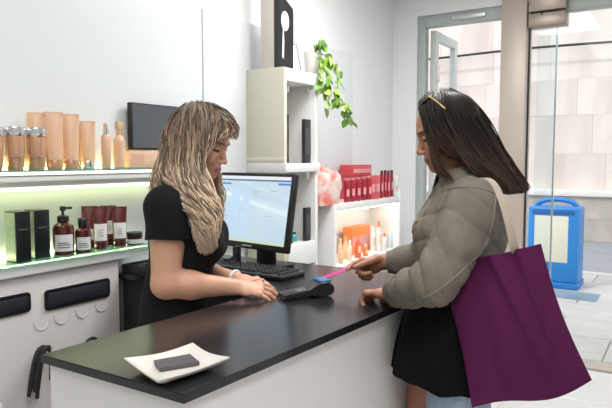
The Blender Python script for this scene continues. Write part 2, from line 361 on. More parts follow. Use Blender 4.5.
# white wall cabinet under the lower shelf with black recessed plates
XC = -1.875
wc = thing('wall_cabinet', 'white cabinet front below the lower shelf with long black plates', 'cabinet', (XW, 1.0, 0))
yc1 = Yat(119, XC, 0.95)
def C_(mb, nm, m, sm=30): return mb.build(nm, m, wc, sm, (XW, 1.0, 0))
C_(MB().rbox((XW, 0.35, 0.0), (XC, yc1, zl - 0.046), 0.003), 'cabinet_body', mat('cabinet_white', (0.66, 0.63, 0.61), 0.32, var=0.03, vscale=3))
def plate(pl, pr, ptp, pbt, y0=None):
    ya = Yat(pl, XC, 0.97) if y0 is None else y0; yb = Yat(pr, XC, 0.97)
    z1 = Zat(XC, yb, ptp); z0 = Zat(XC, yb, pbt)
    rr = 0.014; pr = [(cy_ + rr * math.cos(a), cz_ + rr * math.sin(a)) for cy_, cz_, q in ((yb - rr, z1 - rr, 0), (ya + rr, z1 - rr, 1), (ya + rr, z0 + rr, 2), (yb - rr, z0 + rr, 3)) for a in np.linspace(q * math.pi / 2, (q + 1) * math.pi / 2, 6)]
    C_(MB().prism(pr, XC - 0.004, XC + 0.006, Matrix(((0, 0, 1, 0), (1, 0, 0, 0), (0, 1, 0, 0), (0, 0, 0, 1)))), 'black_plate', M_black)
    C_(MB().rbox((XC + 0.004, ya + 0.012, z0 + 0.012), (XC + 0.008, yb - 0.012, z1 - 0.012), 0.003, 2), 'plate_inlay', mat('inlay_black', (0.02, 0.022, 0.032), 0.5))
    return z0
plate(44, 109, 277.5, 296); plate(0, 30, 291.5, 311, Yat(30, XC, 0.97) - 0.235)
for px_, py_ in ((42, 320), (62, 314), (83, 308), (102, 302)):
    yy = Yat(px_, XC, 0.85); zz = Zat(XC, yy, py_)
    uo = MB(); uo.tube([(XC + 0.001, yy + 0.03 * math.cos(a), zz + 0.035 * math.sin(a)) for a in np.linspace(math.pi, 2 * math.pi, 12)], 0.0022, 6, flat=1.0)
    C_(uo, 'shadow_scallop', MATS['cabinet_white'])  # raised scallops shaped after the curved shadows below the plates
zb = Zat(-1.80, Yat(20, -1.8, 0.6), 396)
C_(MB().rbox((XC, 0.35, 0.0), (-1.79, 1.06, zb), 0.006), 'low_plinth', M_white)
for px_, py_ in ((46, 349), (92, 339)):
    yy = Yat(px_, XC, 0.7); zz = Zat(XC, yy, py_)
    C_(MB().tube([(XC - 0.01, yy, zz), (XC + 0.03, yy, zz), (XC + 0.036, yy, zz + 0.012)], 0.005, 8), 'hook', M_chrome)
# black strap hung on a hook
sy, sz = Yat(46, XC + 0.03, 0.7), Zat(XC + 0.03, Yat(46, XC + 0.03, 0.7), 347)
stp = MB()
for k in range(4):
    e = np.array([Yat(33 - 5 * (k % 2) + k, XC + 0.03, 0.55), Zat(XC + 0.03, Yat(33, XC + 0.03, 0.55), 392 + 4 * (k % 3))])
    path = []
    for t in np.linspace(0, 1, 14):
        path.append((XC + 0.022 + 0.006 * k, sy + 0.004 * k + (e[0] - sy) * (t ** 0.7), sz + 0.010 * math.sin(t * 3.1) + (e[1] - sz) * t ** 1.5))
    stp.tube(path, [0.004 + 0.005 * math.sin(t * 2.6) for t in np.linspace(0.2, 1, 14)], 7)
stp.tube([(XC + 0.03, sy + 0.01, sz), (XC + 0.03, sy + 0.02, sz - 0.03), (XC + 0.028, sy + 0.018, sz - 0.12)], 0.005, 7)
tag(stp.build('strap', M_matblack), 'black strap hanging from a hook low on the white cabinet', 'strap')
sy, sz = Yat(92, XC + 0.03, 0.75), Zat(XC + 0.03, Yat(92, XC + 0.03, 0.75), 339)
tag(MB().tube([(XC + 0.03, sy + 0.03 * math.cos(a), sz - 0.03 + 0.032 * math.sin(a)) for a in np.linspace(0, 2 * math.pi, 22)[:-1]], 0.007, 8, closed=True).build('cable_loop', M_matblack), 'small black cable loop on a hook behind the counter edge', 'cable')

# ------------------------------------------------------------------ cube tower
ty0 = Yat(246.5, XW, 1.7); tx1 = Xat(284, ty0, 1.7); ty1 = Yat(318, tx1, 1.7)
tz = Zat(tx1, ty0, 66.5)
tw = thing('shelf_tower', 'tall white open cube shelf tower against the wall behind the monitor', 'shelf', (XW, ty0, 0))
def T_(mb, nm, m=M_warm_glow, sm=30): return mb.build(nm, m, tw, sm, (XW, ty0, 0))
th = 0.028
za, zb_, zc_ = Zat(tx1, ty0, 163.5), Zat(tx1, ty0, 172.5), Zat(tx1, ty1, 240)
T_(MB().rbox((XW, ty0, 0), (tx1, ty0 + th, tz), 0.003), 'side_panel', mat('tower_side_shade', (0.64, 0.61, 0.50), 0.45, var=0.02))  # white panel; its shade and warm glow are mixed into the colour
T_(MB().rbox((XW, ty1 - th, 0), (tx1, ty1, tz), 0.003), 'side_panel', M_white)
T_(MB().rbox((XW, ty0 + th, tz - 0.065), (tx1, ty1 - th, tz - 0.001), 0.002), 'top_board', M_white)
T_(MB().rbox((XW, ty0 - 0.004, zb_), (tx1 + 0.012, ty1 + 0.004, za), 0.003), 'middle_board', M_white)
T_(MB().rbox((XW, ty0 - 0.003, za + 0.012), (tx1 + 0.004, ty0, za + 0.03), 0.001), 'moulding')
T_(MB().rbox((XW, ty0 + th, zc_ - 0.12), (tx1 + 0.008, ty1 - th, zc_), 0.003), 'lower_board', M_white)
T_(MB().box((XW + 0.002, ty0 + th, 0), (XW + 0.012, ty1 - th, tz - 0.07)), 'back_panel')
T_(MB().rbox((tx1 - 0.02, ty0 + th, 0.05), (tx1, ty1 - th, zc_ - 0.13), 0.003), 'cupboard_door', M_white)
for zz, yy in ((tz - 0.12, ty0 + th + 0.05), (tz - 0.12, ty1 - th - 0.02), (zb_ - 0.05, ty1 - th - 0.03)):
    T_(MB().rbox((tx1 - 0.05, yy, zz), (tx1 - 0.03, yy + 0.02, zz + 0.055), 0.008), 'hinge', M_chrome)
M_box_black = mat('carton_black', (0.02, 0.02, 0.024), 0.45, var=0.08)
def slim_box(px0, px1, ptop, z, X, label, grp=None):
    y0, y1 = Yat(px0, X, z), Yat(px1, X, z); zt_ = Zat(X, y0, ptop)
    t = thing('slim_box', label, 'box', (X, (y0 + y1) / 2, z), 0, grp)
    w = abs(y1 - y0)
    MB().rbox((-0.022, -w / 2, 0), (0, w / 2, zt_ - z), 0.002).build('carton', M_box_black, t)
    MB().rbox((0.0001, -w / 2 + 0.004, (zt_ - z) * 0.2), (0.0008, w / 2 - 0.004, (zt_ - z) * 0.8), 0.0003, 1).build('printed_label', mat('label_dark_grey', (0.06, 0.06, 0.07), 0.5), t)
slim_box(305, 312, 119, za, tx1 - 0.03, 'slim black box upright in the upper cube of the tower, right side')
slim_box(286.5, 289, 114, za, tx1 - 0.12, 'thin black box at the left inside the upper tower cube')
slim_box(306, 311.5, 208, zc_, tx1 - 0.03, 'slim black box upright in the lower cube beside the monitor')
# teal bottles beside the monitor
for k, (px_, ptop, r_) in enumerate(((290, 220, 0.016), (294, 232, 0.019))):
    X = tx1 - 0.05 - 0.03 * k; y = Yat(px_, X, zc_); h = Zat(X, y, ptop) - zc_
    t = thing('teal_bottle', ('taller dark teal bottle on the tower shelf beside the monitor', 'short bright teal jar on the tower shelf beside the monitor')[k], 'bottle', (X, y, zc_))
    MB().lathe([(r_ * 0.9, 0), (r_, 0.005), (r_, h * 0.6), (r_ * 0.5, h * 0.75), (r_ * 0.45, h * 0.8)], 16).build('bottle_body', mat('teal_%d' % k, ((0.02, 0.14, 0.13), (0.05, 0.42, 0.42))[k], 0.2), t)
    MB().lathe([(r_ * 0.55, h * 0.8), (r_ * 0.55, h)], 14).build('cap', M_black, t)
# display stand on the tower top: pale box with a black face
X0, X1 = Xat(260.5, ty0 + 0.02, tz), Xat(279, ty0 + 0.02, tz)
y0 = ty0 + 0.02; y1 = Yat(293.5, X1, tz + 0.1); hh = 0.46
ds = thing('display_stand', 'tall pale box with a black face bearing a white mirror shape, on the tower', 'display', (X1, y0, tz))
wd = y1 - y0
MB().rbox((X0 - X1, 0, 0), (-0.03, wd * 0.55, hh), 0.004).build('box_body', mat('stand_beige', (0.66, 0.61, 0.555), 0.5, var=0.02), ds)
cut = hh * 0.90
prof = [(0, 0), (wd, 0), (wd, hh * 0.66), (wd * 0.96, hh * 0.70), (wd * 0.3, hh * 0.80), (0, hh * 0.82)]
Mx = Matrix(((0, 0, 1, 0), (1, 0, 0, 0), (0, 1, 0, 0), (0, 0, 0, 1)))
MB().prism(prof, -0.03, 0.0, Mx).build('black_face', M_black, ds, 0)
sh = [(wd * 0.40 + wd * 0.26 * math.cos(a), hh * 0.53 + 0.05 * math.sin(a)) for a in np.linspace(-2.0, math.pi + 1.0, 22)] + [(wd * 0.22, hh * 0.3), (wd * 0.2, 0.06), (wd * 0.30, 0.05), (wd * 0.33, hh * 0.3)]
MB().prism(sh, 0.0002, 0.003, Mx).build('white_emblem', mat('emblem_white', (0.75, 0.77, 0.79), 0.4), ds, 0)
# framed card
X = tx1 - 0.05; ya, yb = Yat(291.5, X, tz), Yat(301.5, X, tz); hc = Zat(X, ya, 41) - tz
cf = thing('photo_frame', 'small white framed card leaning beside the plant pot on the tower', 'frame', (X, (ya + yb) / 2 - 0.004, tz + 0.002))
wcd = (yb - ya) * 0.5
Mt = Matrix.Rotation(R(-12), 4, 'Y')
MB().rbox((-0.004, -wcd, 0), (0.004, wcd, hc), 0.002, 2, Mt).build('frame', M_matblack, cf)
MB().rbox((0.0042, -wcd + 0.006, 0.006), (0.005, wcd - 0.012, hc - 0.006), 0.0005, 1, Mt).build('card', mat('card_white', (0.8, 0.8, 0.8), 0.6), cf)
MB().rbox((-0.05, -0.01, 0.0), (-0.004, 0.01, 0.006), 0.001, 1).build('frame_foot', M_matblack, cf)
# plant pot and trailing plant
X = tx1 - 0.07; yp = Yat(313, X, tz); rp = 0.052; hp = Zat(X, yp, 53) - tz
pp = thing('potted_plant', 'trailing green pothos in a white pot on top of the shelf tower', 'plant', (X, yp, tz))
MB().lathe([(rp * 0.82, 0), (rp * 0.86, 0.004), (rp, hp - 0.01), (rp, hp), (rp * 0.9, hp), (rp * 0.88, hp - 0.012)], 24).build('pot', mat('pot_white', (0.74, 0.71, 0.68), 0.4), pp)
MB().lathe([(rp * 0.87, hp - 0.02), (rp * 0.87, hp - 0.012)], 20).build('soil', mat('soil', (0.05, 0.035, 0.02), 0.9, var=0.3, vscale=60), pp)
lv = []; lf_ = []
for i, s_ in enumerate(np.linspace(0, 1, 8)):
    w = 0.40 * math.sin(math.pi * min(1, s_ * 0.92 + 0.08)) ** 0.8 * (1.15 - 0.5 * s_)
    z_ = -0.22 * s_ * s_
    lv += [(-w, s_, z_ + 0.12 * w), (0, s_, z_), (w, s_, z_ + 0.12 * w)]
for i in range(7): lf_ += [(3 * i, 3 * i + 1, 3 * i + 4, 3 * i + 3), (3 * i + 1, 3 * i + 2, 3 * i + 5, 3 * i + 4)]
leaf_ms = []
for k, c in enumerate(((0.16, 0.36, 0.035), (0.28, 0.50, 0.07), (0.10, 0.25, 0.03), (0.42, 0.58, 0.16))):
    leaf_ms.append(MB().add(lv, lf_).mesh('leaf', mat('leaf_%d' % k, c, 0.4, var=0.25, vscale=30, trans=0.0), 60))
dpl = depth((tx1 + 0.0, ty1 + 0.02, tz))
porg = np.array([X, yp, tz])
stems = [[(313, 54, 0.05), (318, 45, 0.02), (324, 41, 0.0)], [(314, 54, 0.05), (324, 60, 0.0), (327, 78, -0.02), (326, 96, -0.02), (328, 107, -0.02)],
         [(314, 53, 0.05), (330, 56, 0.02), (337, 75, 0.02), (338, 92, 0.02), (336, 102, 0.02), (346, 106, 0.05), (348, 120, 0.05)],
         [(313, 53, 0.05), (320, 62, -0.03), (320, 80, -0.03), (322, 92, -0.03)]]
for stm in stems:
    pts = []
    for i in range(len(stm) - 1):
        for t in np.linspace(0, 1, 5)[:-1]:
            q = [a * (1 - t) + b * t for a, b in zip(stm[i], stm[i + 1])]; pts.append(P(q[0], q[1], dpl + q[2]))
    pts.append(P(stm[-1][0], stm[-1][1], dpl + stm[-1][2]))
    MB().tube(pts, 0.0025, 6).build('stem', mat('stem_green', (0.20, 0.32, 0.06), 0.5), pp, 60, porg)
    for i, p in enumerate(pts):
        if i < 3: continue
        for rep in range(2):
            o = bpy.data.objects.new('leaf', random.choice(leaf_ms)); col.objects.link(o); o.parent = pp
            s_ = random.uniform(0.036, 0.058)
            jit = np.array([random.uniform(-0.015, 0.02), random.uniform(-0.02, 0.02), random.uniform(-0.012, 0.012)])
            o.location = Vector(p - porg + jit); o.scale = (s_, s_, s_)
            o.rotation_euler = (R(random.uniform(-95, -30)), R(random.uniform(-30, 30)), R(random.uniform(-150, -30)) if rep else R(random.uniform(0, 360)))
# ------------------------------------------------------------------ goods: builders
FACE = math.atan2(-1.35, 1.9)               # labels turn towards the room
def arc_patch(mb, r, z0, z1, a0, a1, n=10, off=0.0006):
    vs = []; fs = []
    for i in range(n + 1):
        a = a0 + (a1 - a0) * i / n
        for z in (z0, z1): vs.append(((r + off) * math.cos(a), (r + off) * math.sin(a), z))
    for i in range(n): fs.append((2 * i, 2 * i + 2, 2 * i + 3, 2 * i + 1))
    return mb.add(vs, fs)
def tube_mesh(h, r, cap_h, z0):
    """body of a cosmetic tube: round at the cap, flattened to a crimp on top"""
    vs = []; fs = []; n = 20; levels = 9
    for i in range(levels):
        t = i / (levels - 1); z = z0 + (h - z0) * t; e = t ** 1.3
        a = r * (1 + 0.12 * e); b = r * (1 - e) + 0.0022 * e
        for k in range(n):
            q = 2 * math.pi * k / n; vs.append((b * math.cos(q), a * math.sin(q), z))
    for i in range(levels - 1):
        for k in range(n): fs.append((i * n + k, i * n + (k + 1) % n, (i + 1) * n + (k + 1) % n, (i + 1) * n + k))
    fs.append(tuple(range(n - 1, -1, -1))); fs.append(tuple(range((levels - 1) * n, levels * n)))
    return MB().add(vs, fs)
def tube_patch(h, r, z0, ta, tb, ang=1.05):
    vs = []; fs = []; nn = 8
    for i in range(6):
        t = ta + (tb - ta) * i / 5; z = z0 + (h - z0) * t; e = t ** 1.3; a = r * (1 + 0.12 * e) + 0.0007; b = r * (1 - e) + 0.0022 * e + 0.0007
        for k in range(nn + 1):
            q = -ang + 2 * ang * k / nn; vs.append((b * math.cos(q), a * math.sin(q), z))
    for i in range(5):
        for k in range(nn): s0 = i * (nn + 1) + k; fs.append((s0, s0 + 1, s0 + nn + 2, s0 + nn + 1))
    return MB().add(vs, fs)
M_rose = mat('rose_beige', (0.72, 0.45, 0.29), 0.35, var=0.04, vscale=10)
M_rose_m = mat('rose_metallic', (0.58, 0.33, 0.20), 0.28, 0.35, var=0.05)
M_amber = mat('amber_plastic', (0.075, 0.012, 0.010), 0.16, var=0.1, coat=0.3)
M_label = mat('paper_label', (0.72, 0.70, 0.70), 0.55, var=0.02)
M_ink = mat('ink', (0.05, 0.05, 0.06), 0.6)
M_goldcap = mat('pale_cap', (0.66, 0.48, 0.30), 0.3, 0.3)
def place(px, X, z): return np.array([X, Yat(px, X, z), z])
def wid(wpx, p): return wpx * depth(p) / FPX
def std_tube(px, X, z, ptop, wpx, label, m, capm, grp, lab=None, rz=FACE):
    p = place(px, X, z); h = Zat(p[0], p[1], ptop) - z; r = wid(wpx, p) / 2 / 1.08
    t = thing('cosmetic_tube', label, 'tube', p, rz, grp)
    ch = h * 0.16
    MB().lathe([(r * 0.9, 0), (r * 0.93, 0.002), (r * 0.97, ch - 0.002), (r * 0.93, ch)], 20).build('cap', capm, t)
    tube_mesh(h, r, ch, ch).build('tube_body', m, t)
    MB().rbox((-0.0032, -r * 1.13, h - 0.012), (0.0032, r * 1.13, h), 0.001, 1).build('crimp', m, t)
    if lab:
        tube_patch(h, r, ch, lab[0], lab[1]).build('printed_label', M_label, t, 35, fix=False)
        ln = MB()
        for q in (0.3, 0.45, 0.6): 
            zz = ch + (h - ch) * (lab[0] + (lab[1] - lab[0]) * q); e = (lab[0] + (lab[1] - lab[0]) * q) ** 1.3
            ln.box((r * (1 - e) + 0.0022 * e, -r * 0.35, zz), (r * (1 - e) + 0.0022 * e + 0.0012, r * 0.3, zz + 0.0016))
        tag(ln.build('print_lines', M_ink, t, 0), kind='stuff')
    return t
g_u = 'beige tubes on the upper shelf'
# ---- upper shelf
def lid_jar(px, wpx, ptop, label):
    X = -1.905; p = place(px, X, zu); h = Zat(p[0], p[1], ptop) - zu; r = wid(wpx, p) / 2
    t = thing('lidded_jar', label, 'jar', p, FACE, 'beige jars with silver lids')
    lh = h * 0.2
    MB().lathe([(r * 0.70, 0), (r * 0.76, 0.004), (r * 0.86, h * 0.35), (r * 0.93, h - lh - 0.004), (r * 0.90, h - lh)], 28).build('jar_body', M_rose_m, t)
    ld = MB().lathe([(r * 0.98, h - lh), (r, h - lh + 0.002), (r, h - 0.004), (r * 0.97, h), (r * 0.8, h + 0.001)], 28).build('lid', M_chrome, t)
    arc_patch(MB(), r, h - lh * 0.7, h - lh * 0.35, -0.9, 0.9).build('lid_band', mat('lid_print', (0.5, 0.5, 0.5), 0.4, 0.6), ld, 35, fix=False)
    arc_patch(MB(), r * 0.90, h * 0.30, h * 0.36, -0.6, 0.6, off=0.003).build('print_lines', mat('rose_print', (0.45, 0.26, 0.18), 0.4), t, 35, fix=False)
lid_jar(-6, 21, 127, 'beige jar with silver lid cut off by the picture edge')
lid_jar(15.5, 20.5, 127, 'beige jar with silver lid, middle one of three on upper shelf')
lid_jar(36.5, 21, 128, 'beige jar with silver lid standing next to the tall beige tubes')
std_tube(37, -1.968, zu, 112.5, 14.5, 'tall beige tube half hidden behind the silver-lidded jars', M_rose, M_rose_m, g_u)
std_tube(55, -1.93, zu, 112, 17.5, 'tall beige tube just right of the silver-lidded jars', M_rose, M_rose_m, g_u)
std_tube(71.5, -1.93, zu, 114, 16.5, 'tall beige tube second in front from the silver-lidded jars', M_rose, M_rose_m, g_u)
std_tube(88, -1.94, zu, 121, 15, 'shorter beige tube with silver cap at the end of its row', M_rose, M_chrome, g_u)
std_tube(79.5, -1.976, zu, 122, 10, 'narrow beige tube standing behind the silver-capped tube', M_rose, M_chrome, g_u)
p = place(106.5, -1.92, zu); h = Zat(p[0], p[1], 123) - zu; r = wid(9.5, p) / 2
t = thing('pump_bottle', 'slim beige bottle with a silver collar left of the spray bottle', 'bottle', p, FACE)
MB().lathe([(r * 0.9, 0), (r, 0.003), (r, h * 0.7), (r * 0.75, h * 0.74)], 20).build('bottle_body', M_rose, t)
MB().lathe([(r * 0.6, h * 0.74), (r * 0.6, h * 0.88)], 16).build('collar', M_chrome, t)
MB().lathe([(r * 0.42, h * 0.88), (r * 0.45, h * 0.98), (r * 0.3, h)], 14).build('nozzle', M_goldcap, t)
p = place(119.5, -1.92, zu); h = Zat(p[0], p[1], 121.5) - zu; r = wid(11.5, p) / 2
t = thing('spray_bottle', 'beige trigger spray bottle beside the dark wall screen', 'bottle', p, 0.35)
MB().lathe([(r * 0.9, 0), (r, 0.003), (r, h * 0.55), (r * 0.85, h * 0.64), (r * 0.42, h * 0.70), (r * 0.42, h * 0.76)], 20).build('bottle_body', M_rose, t)
sp_ = MB().lathe([(r * 0.52, h * 0.75), (r * 0.52, h * 0.82)], 14)
sp_.rbox((-r * 0.4, -r * 0.8, h * 0.82), (r * 0.4, r * 1.1, h), 0.004)
sh_ = sp_.build('spray_head', M_goldcap, t)
MB().tube([(0, r * 0.75, h * 0.84), (0, r * 1.25, h * 0.78), (0, r * 1.2, h * 0.68)], 0.004, 6).build('trigger', M_goldcap, sh_)
# pink carton under the screen
X = -1.93; ya, yb = Yat(130, X, zu), Yat(165, X, zu); zt_ = Zat(X, ya, 150.5)
t = thing('carton', 'pale pink carton lying on the upper shelf below the dark screen', 'box', (X, (ya + yb) / 2, zu))
MB().rbox((-0.05, -(yb - ya) / 2, 0), (0, (yb - ya) / 2, zt_ - zu), 0.002).build('carton_body', mat('pink_carton', (0.70, 0.44, 0.32), 0.5, var=0.05), t)
MB().rbox((0.0002, -(yb - ya) / 2 + 0.01, 0.012), (0.0009, -0.02, zt_ - zu - 0.012), 0.0003, 1).build('printed_label', mat('pink_label', (0.62, 0.36, 0.25), 0.5), t)
# dark screen on the wall
X = -1.955; ya, yb = Yat(131.5, X, 1.6), Yat(198, X, 1.6); z1, z0 = Zat(X, ya, 102), Zat(X, ya, 149.5)
t = thing('wall_screen', 'small dark blank screen mounted on the wall behind the blonde woman', 'screen', (X, (ya + yb) / 2, z0))
w = (yb - ya) / 2; hs = z1 - z0
MB().rbox((-0.025, -w, 0), (0, w, hs), 0.003).build('casing', M_matblack, t)
MB().rbox((0.0002, -w + 0.006, 0.008), (0.001, w - 0.006, hs - 0.006), 0.0004, 1).build('display', mat('screen_dark', (0.075, 0.085, 0.095), 0.32), t)
MB().rbox((-0.045, -0.05, hs * 0.3), (-0.025, 0.05, hs * 0.7), 0.003).build('wall_mount', M_black, t)
# ---- lower shelf
def tall_box(px0, px1, pxs, ptop, X, label):
    p0 = place(px1, X, zl); pa = place(px0, X, zl)
    w = p0[1] - pa[1]; h = Zat(pa[0], pa[1], ptop) - zl
    t = thing('product_box', label, 'box', (X, pa[1], zl), 0, 'dark boxes on the lower shelf')
    MB().rbox((-0.062, 0, 0), (0, w, h), 0.0015).build('carton', mat('box_dark_green', (0.008, 0.012, 0.012), 0.35, var=0.1), t)
    MB().box((-0.061, -0.0012, 0.004), (-0.004, -0.0003, h - 0.004)).build('side_print', mat('box_side_olive_sheen', (0.36, 0.40, 0.27), 0.2, var=0.1), t, 0)  # olive side, its colour lightened to carry a gloss reflection
    MB().box((-0.05, -0.002, h * 0.55), (-0.012, -0.0013, h * 0.75)).build('printed_label', mat('box_side_label', (0.30, 0.34, 0.26), 0.4), t, 0)
    MB().box((0.0003, w * 0.2, h * 0.62), (0.001, w * 0.8, h * 0.66)).build('front_print', mat('box_print', (0.05, 0.075, 0.07), 0.4), t, 0)
tall_box(17, 31.8, 8, 212, -1.865, 'dark green carton at the left end of the lower shelf')
tall_box(36, 50.8, 8, 210.5, -1.885, 'dark green carton next to the dark pump bottle')
def lab_bottle(px, wpx, ptop, X, pump, label):
    p = place(px, X, zl); h = Zat(p[0], p[1], ptop) - zl; r = wid(wpx, p) / 2
    t = thing('dark_bottle', label, 'bottle', p, FACE)
    hb_ = h * (0.68 if pump else 0.74)
    MB().lathe([(r * 0.92, 0), (r, 0.004), (r, hb_ * 0.78), (r * 0.9, hb_ * 0.88), (r * 0.5, hb_ * 0.97), (r * 0.42, hb_)], 26).build('bottle_body', M_amber, t)
    arc_patch(MB(), r, hb_ * 0.12, hb_ * 0.62, -0.85, 0.95).build('printed_label', M_label, t, 35, fix=False)
    ln = MB()
    for k, q in enumerate((0.22, 0.30, 0.36)): arc_patch(ln, r, hb_ * q, hb_ * (q + 0.025), -0.55, 0.6 - 0.2 * (k == 2), off=0.0012)
    tag(ln.build('print_lines', M_ink, t, 35, fix=False), kind='stuff')
    if pump:
        MB().lathe([(r * 0.55, hb_), (r * 0.55, hb_ + h * 0.11), (r * 0.3, hb_ + h * 0.13)], 18).build('collar', M_black, t)
        hd = MB().lathe([(0.005, hb_ + h * 0.12), (0.005, h * 0.9)], 10)
        hd.rbox((-0.009, -0.010, h * 0.9), (0.009, 0.010, h), 0.003); hd.rbox((-0.005, 0.005, h * 0.93), (0.005, 0.032, h * 0.985), 0.002)
        hd.build('pump_head', M_black, t)
    else:
        MB().lathe([(r * 0.55, hb_), (r * 0.58, hb_ + 0.002), (r * 0.58, h - 0.004), (r * 0.5, h)], 18).build('cap', M_black, t)
lab_bottle(64, 20.5, 206, -1.905, True, 'dark red pump bottle with white label beside the dark cartons')
lab_bottle(83.5, 16, 218, -1.885, False, 'small dark red bottle with black cap and white label')
M_tubered = mat('tube_dark_red', (0.115, 0.022, 0.022), 0.3, var=0.08)
g_l = 'dark red tubes on the lower shelf'
std_tube(90.5, -1.965, zl, 206, 15, 'dark red tube at the back, behind the small capped bottle', M_tubered, M_amber, g_l, (0.05, 0.35))
std_tube(101, -1.90, zl, 206.5, 14, 'dark red tube in front with white label, left of its pair', M_tubered, M_amber, g_l, (0.05, 0.52))
std_tube(108.5, -1.965, zl, 205.5, 15, 'dark red tube at the back between the two front tubes', M_tubered, M_amber, g_l, (0.15, 0.55))
std_tube(120, -1.90, zl, 206.5, 14, 'dark red tube in front with white label, next to the low jar', M_tubered, M_amber, g_l, (0.05, 0.52))
p = place(134.5, -1.89, zl); h = Zat(p[0], p[1], 232) - zl; r = wid(16.5, p) / 2
t = thing('low_jar', 'low dark red jar with black lid beside the woman\'s sleeve', 'jar', p, FACE)
MB().lathe([(r * 0.92, 0), (r, 0.004), (r, h * 0.55), (r * 0.9, h * 0.6)], 26).build('jar_body', M_amber, t)
MB().lathe([(r * 0.94, h * 0.6), (r * 0.96, h * 0.62), (r * 0.96, h - 0.003), (r * 0.9, h)], 26).build('lid', M_black, t)
arc_patch(MB(), r, h * 0.1, h * 0.46, -1.1, 1.1).build('printed_label', M_label, t, 35, fix=False)

# ---- plate and dark card on the counter
pz = 1.026
rim = [onz(123.5, 358.5, pz), onz(157, 381, pz), onz(230, 357.5, pz), onz(193, 343, pz)]
cpl = sum(rim) / 4; cpl = np.array([cpl[0], cpl[1], 1.0])
pl = MB(); loops = []
def ring(fac, z, off=0.0):
    pts = []
    for i in range(4):
        a, b = rim[i], rim[(i + 1) % 4]
        for k in range(8):
            t = k / 8; q = a * (1 - t) + b * t; d = (q - cpl) * fac
            bow = 1 - 0.05 * math.sin(math.pi * t) * (1 if fac > 0.8 else 0.4)
            pts.append((d[0] * bow, d[1] * bow, z - 0.006 * math.sin(math.pi * t) * (1 if fac > 0.8 else 0)))
    return pts
rs = [ring(0.56, 0.0), ring(0.975, 0.021), ring(1.0, 0.026), ring(0.985, 0.0275), ring(0.60, 0.0055), ring(0.3, 0.005)]
vs = [v for r_ in rs for v in r_]; fs = []
for i in range(len(rs) - 1):
    for k in range(32): fs.append((i * 32 + k, i * 32 + (k + 1) % 32, (i + 1) * 32 + (k + 1) % 32, (i + 1) * 32 + k))
fs.append(tuple(range(32))[::-1]); fs.append(tuple(range(160, 192)))
pl.add(vs, fs)
o = pl.build('square_plate', mat('porcelain', (0.62, 0.585, 0.54), 0.25, var=0.02), None, 50); o.location = tuple(cpl)
tag(o, 'square white porcelain plate with raised rim near the counter corner', 'plate')
cz = 1.0062
cc = [onz(153.5, 360, cz + 0.008), onz(160, 368, cz + 0.008), onz(199.5, 361.5, cz + 0.008), onz(190, 353.5, cz + 0.008)]
cen = sum(cc) / 4; cen[2] = cz
t = thing('card_holder', 'dark grey slim card case lying in the white plate', 'case', cen)
poly = [((q - cen)[0], (q - cen)[1]) for q in cc]
MB().prism(poly, 0.0, 0.0075).build('case_body', mat('case_grey', (0.075, 0.075, 0.08), 0.42, var=0.08, vscale=30), t, 0)
MB().prism([(x * 1.01, y * 1.01) for x, y in poly], 0.003, 0.0045).build('case_seam', mat('case_seam', (0.16, 0.155, 0.15), 0.5), t, 0)

# ---- monitor
RB = P(285, 254, 2.42)
wdir = -0.743 * RT + 0.669 * FW0; nrm = -0.669 * RT - 0.743 * FW0
W_, H_ = 0.46, 0.325
cb = RB + wdir * (W_ / 2)
mo = thing('monitor', 'black computer monitor with a lit appointment screen facing the blonde woman', 'monitor', (cb[0], cb[1], 1.0))
# local frame: x to the screen's right hand side as seen, y into the screen, z up (tilted)
tl = R(10)
yax = -nrm * math.cos(tl) + np.array([0, 0, -math.sin(tl)]); zax = -nrm * math.sin(tl) + np.array([0, 0, math.cos(tl)]); xax = -wdir
Ms = Matrix(((xax[0], yax[0], zax[0], 0), (xax[1], yax[1], zax[1], 0), (xax[2], yax[2], zax[2], cb[2] - 1.0), (0, 0, 0, 1)))
MB().rbox((-W_ / 2, 0.004, 0), (W_ / 2, 0.035, H_), 0.008, 3, Ms).build('casing', M_black, mo)
sc_m = bpy.data.materials.new('screen_lit'); sc_m.use_nodes = True; nt = sc_m.node_tree; nt.nodes.remove(nt.nodes['Principled BSDF'])
em = nt.nodes.new('ShaderNodeEmission'); em.inputs[0].default_value = (0.60, 0.76, 0.90, 1); em.inputs[1].default_value = 0.92
gl = nt.nodes.new('ShaderNodeBsdfGlossy'); gl.inputs['Roughness'].default_value = 0.12; mx = nt.nodes.new('ShaderNodeMixShader'); mx.inputs[0].default_value = 0.08
tcn = nt.nodes.new('ShaderNodeTexCoord'); nz = nt.nodes.new('ShaderNodeTexNoise'); nz.inputs['Scale'].default_value = 5; cr = nt.nodes.new('ShaderNodeValToRGB')
cr.color_ramp.elements[0].color = (0.53, 0.72, 0.88, 1); cr.color_ramp.elements[1].color = (0.70, 0.83, 0.92, 1)
nt.links.new(tcn.outputs['Object'], nz.inputs[0]); nt.links.new(nz.outputs[0], cr.inputs[0]); nt.links.new(cr.outputs[0], em.inputs[0])
nt.links.new(em.outputs[0], mx.inputs[1]); nt.links.new(gl.outputs[0], mx.inputs[2]); nt.links.new(mx.outputs[0], nt.nodes['Material Output'].inputs[0])
bz_ = 0.016
sx0, sx1, sz0, sz1 = -W_ / 2 + bz_, W_ / 2 - bz_, 0.026, H_ - bz_
dsp = MB().box((sx0, 0.0025, sz0), (sx1, 0.0045, sz1), Ms).build('display', sc_m, mo, 0)
def ui(name, rects, m):
    q = MB()
    for u0, u1, v0, v1 in rects:
        q.box((sx0 + (sx1 - sx0) * u0, 0.0018, sz1 - (sz1 - sz0) * v1), (sx0 + (sx1 - sx0) * u1, 0.0024, sz1 - (sz1 - sz0) * v0), Ms)
    tag(q.build(name, m, dsp, 0), kind='stuff')
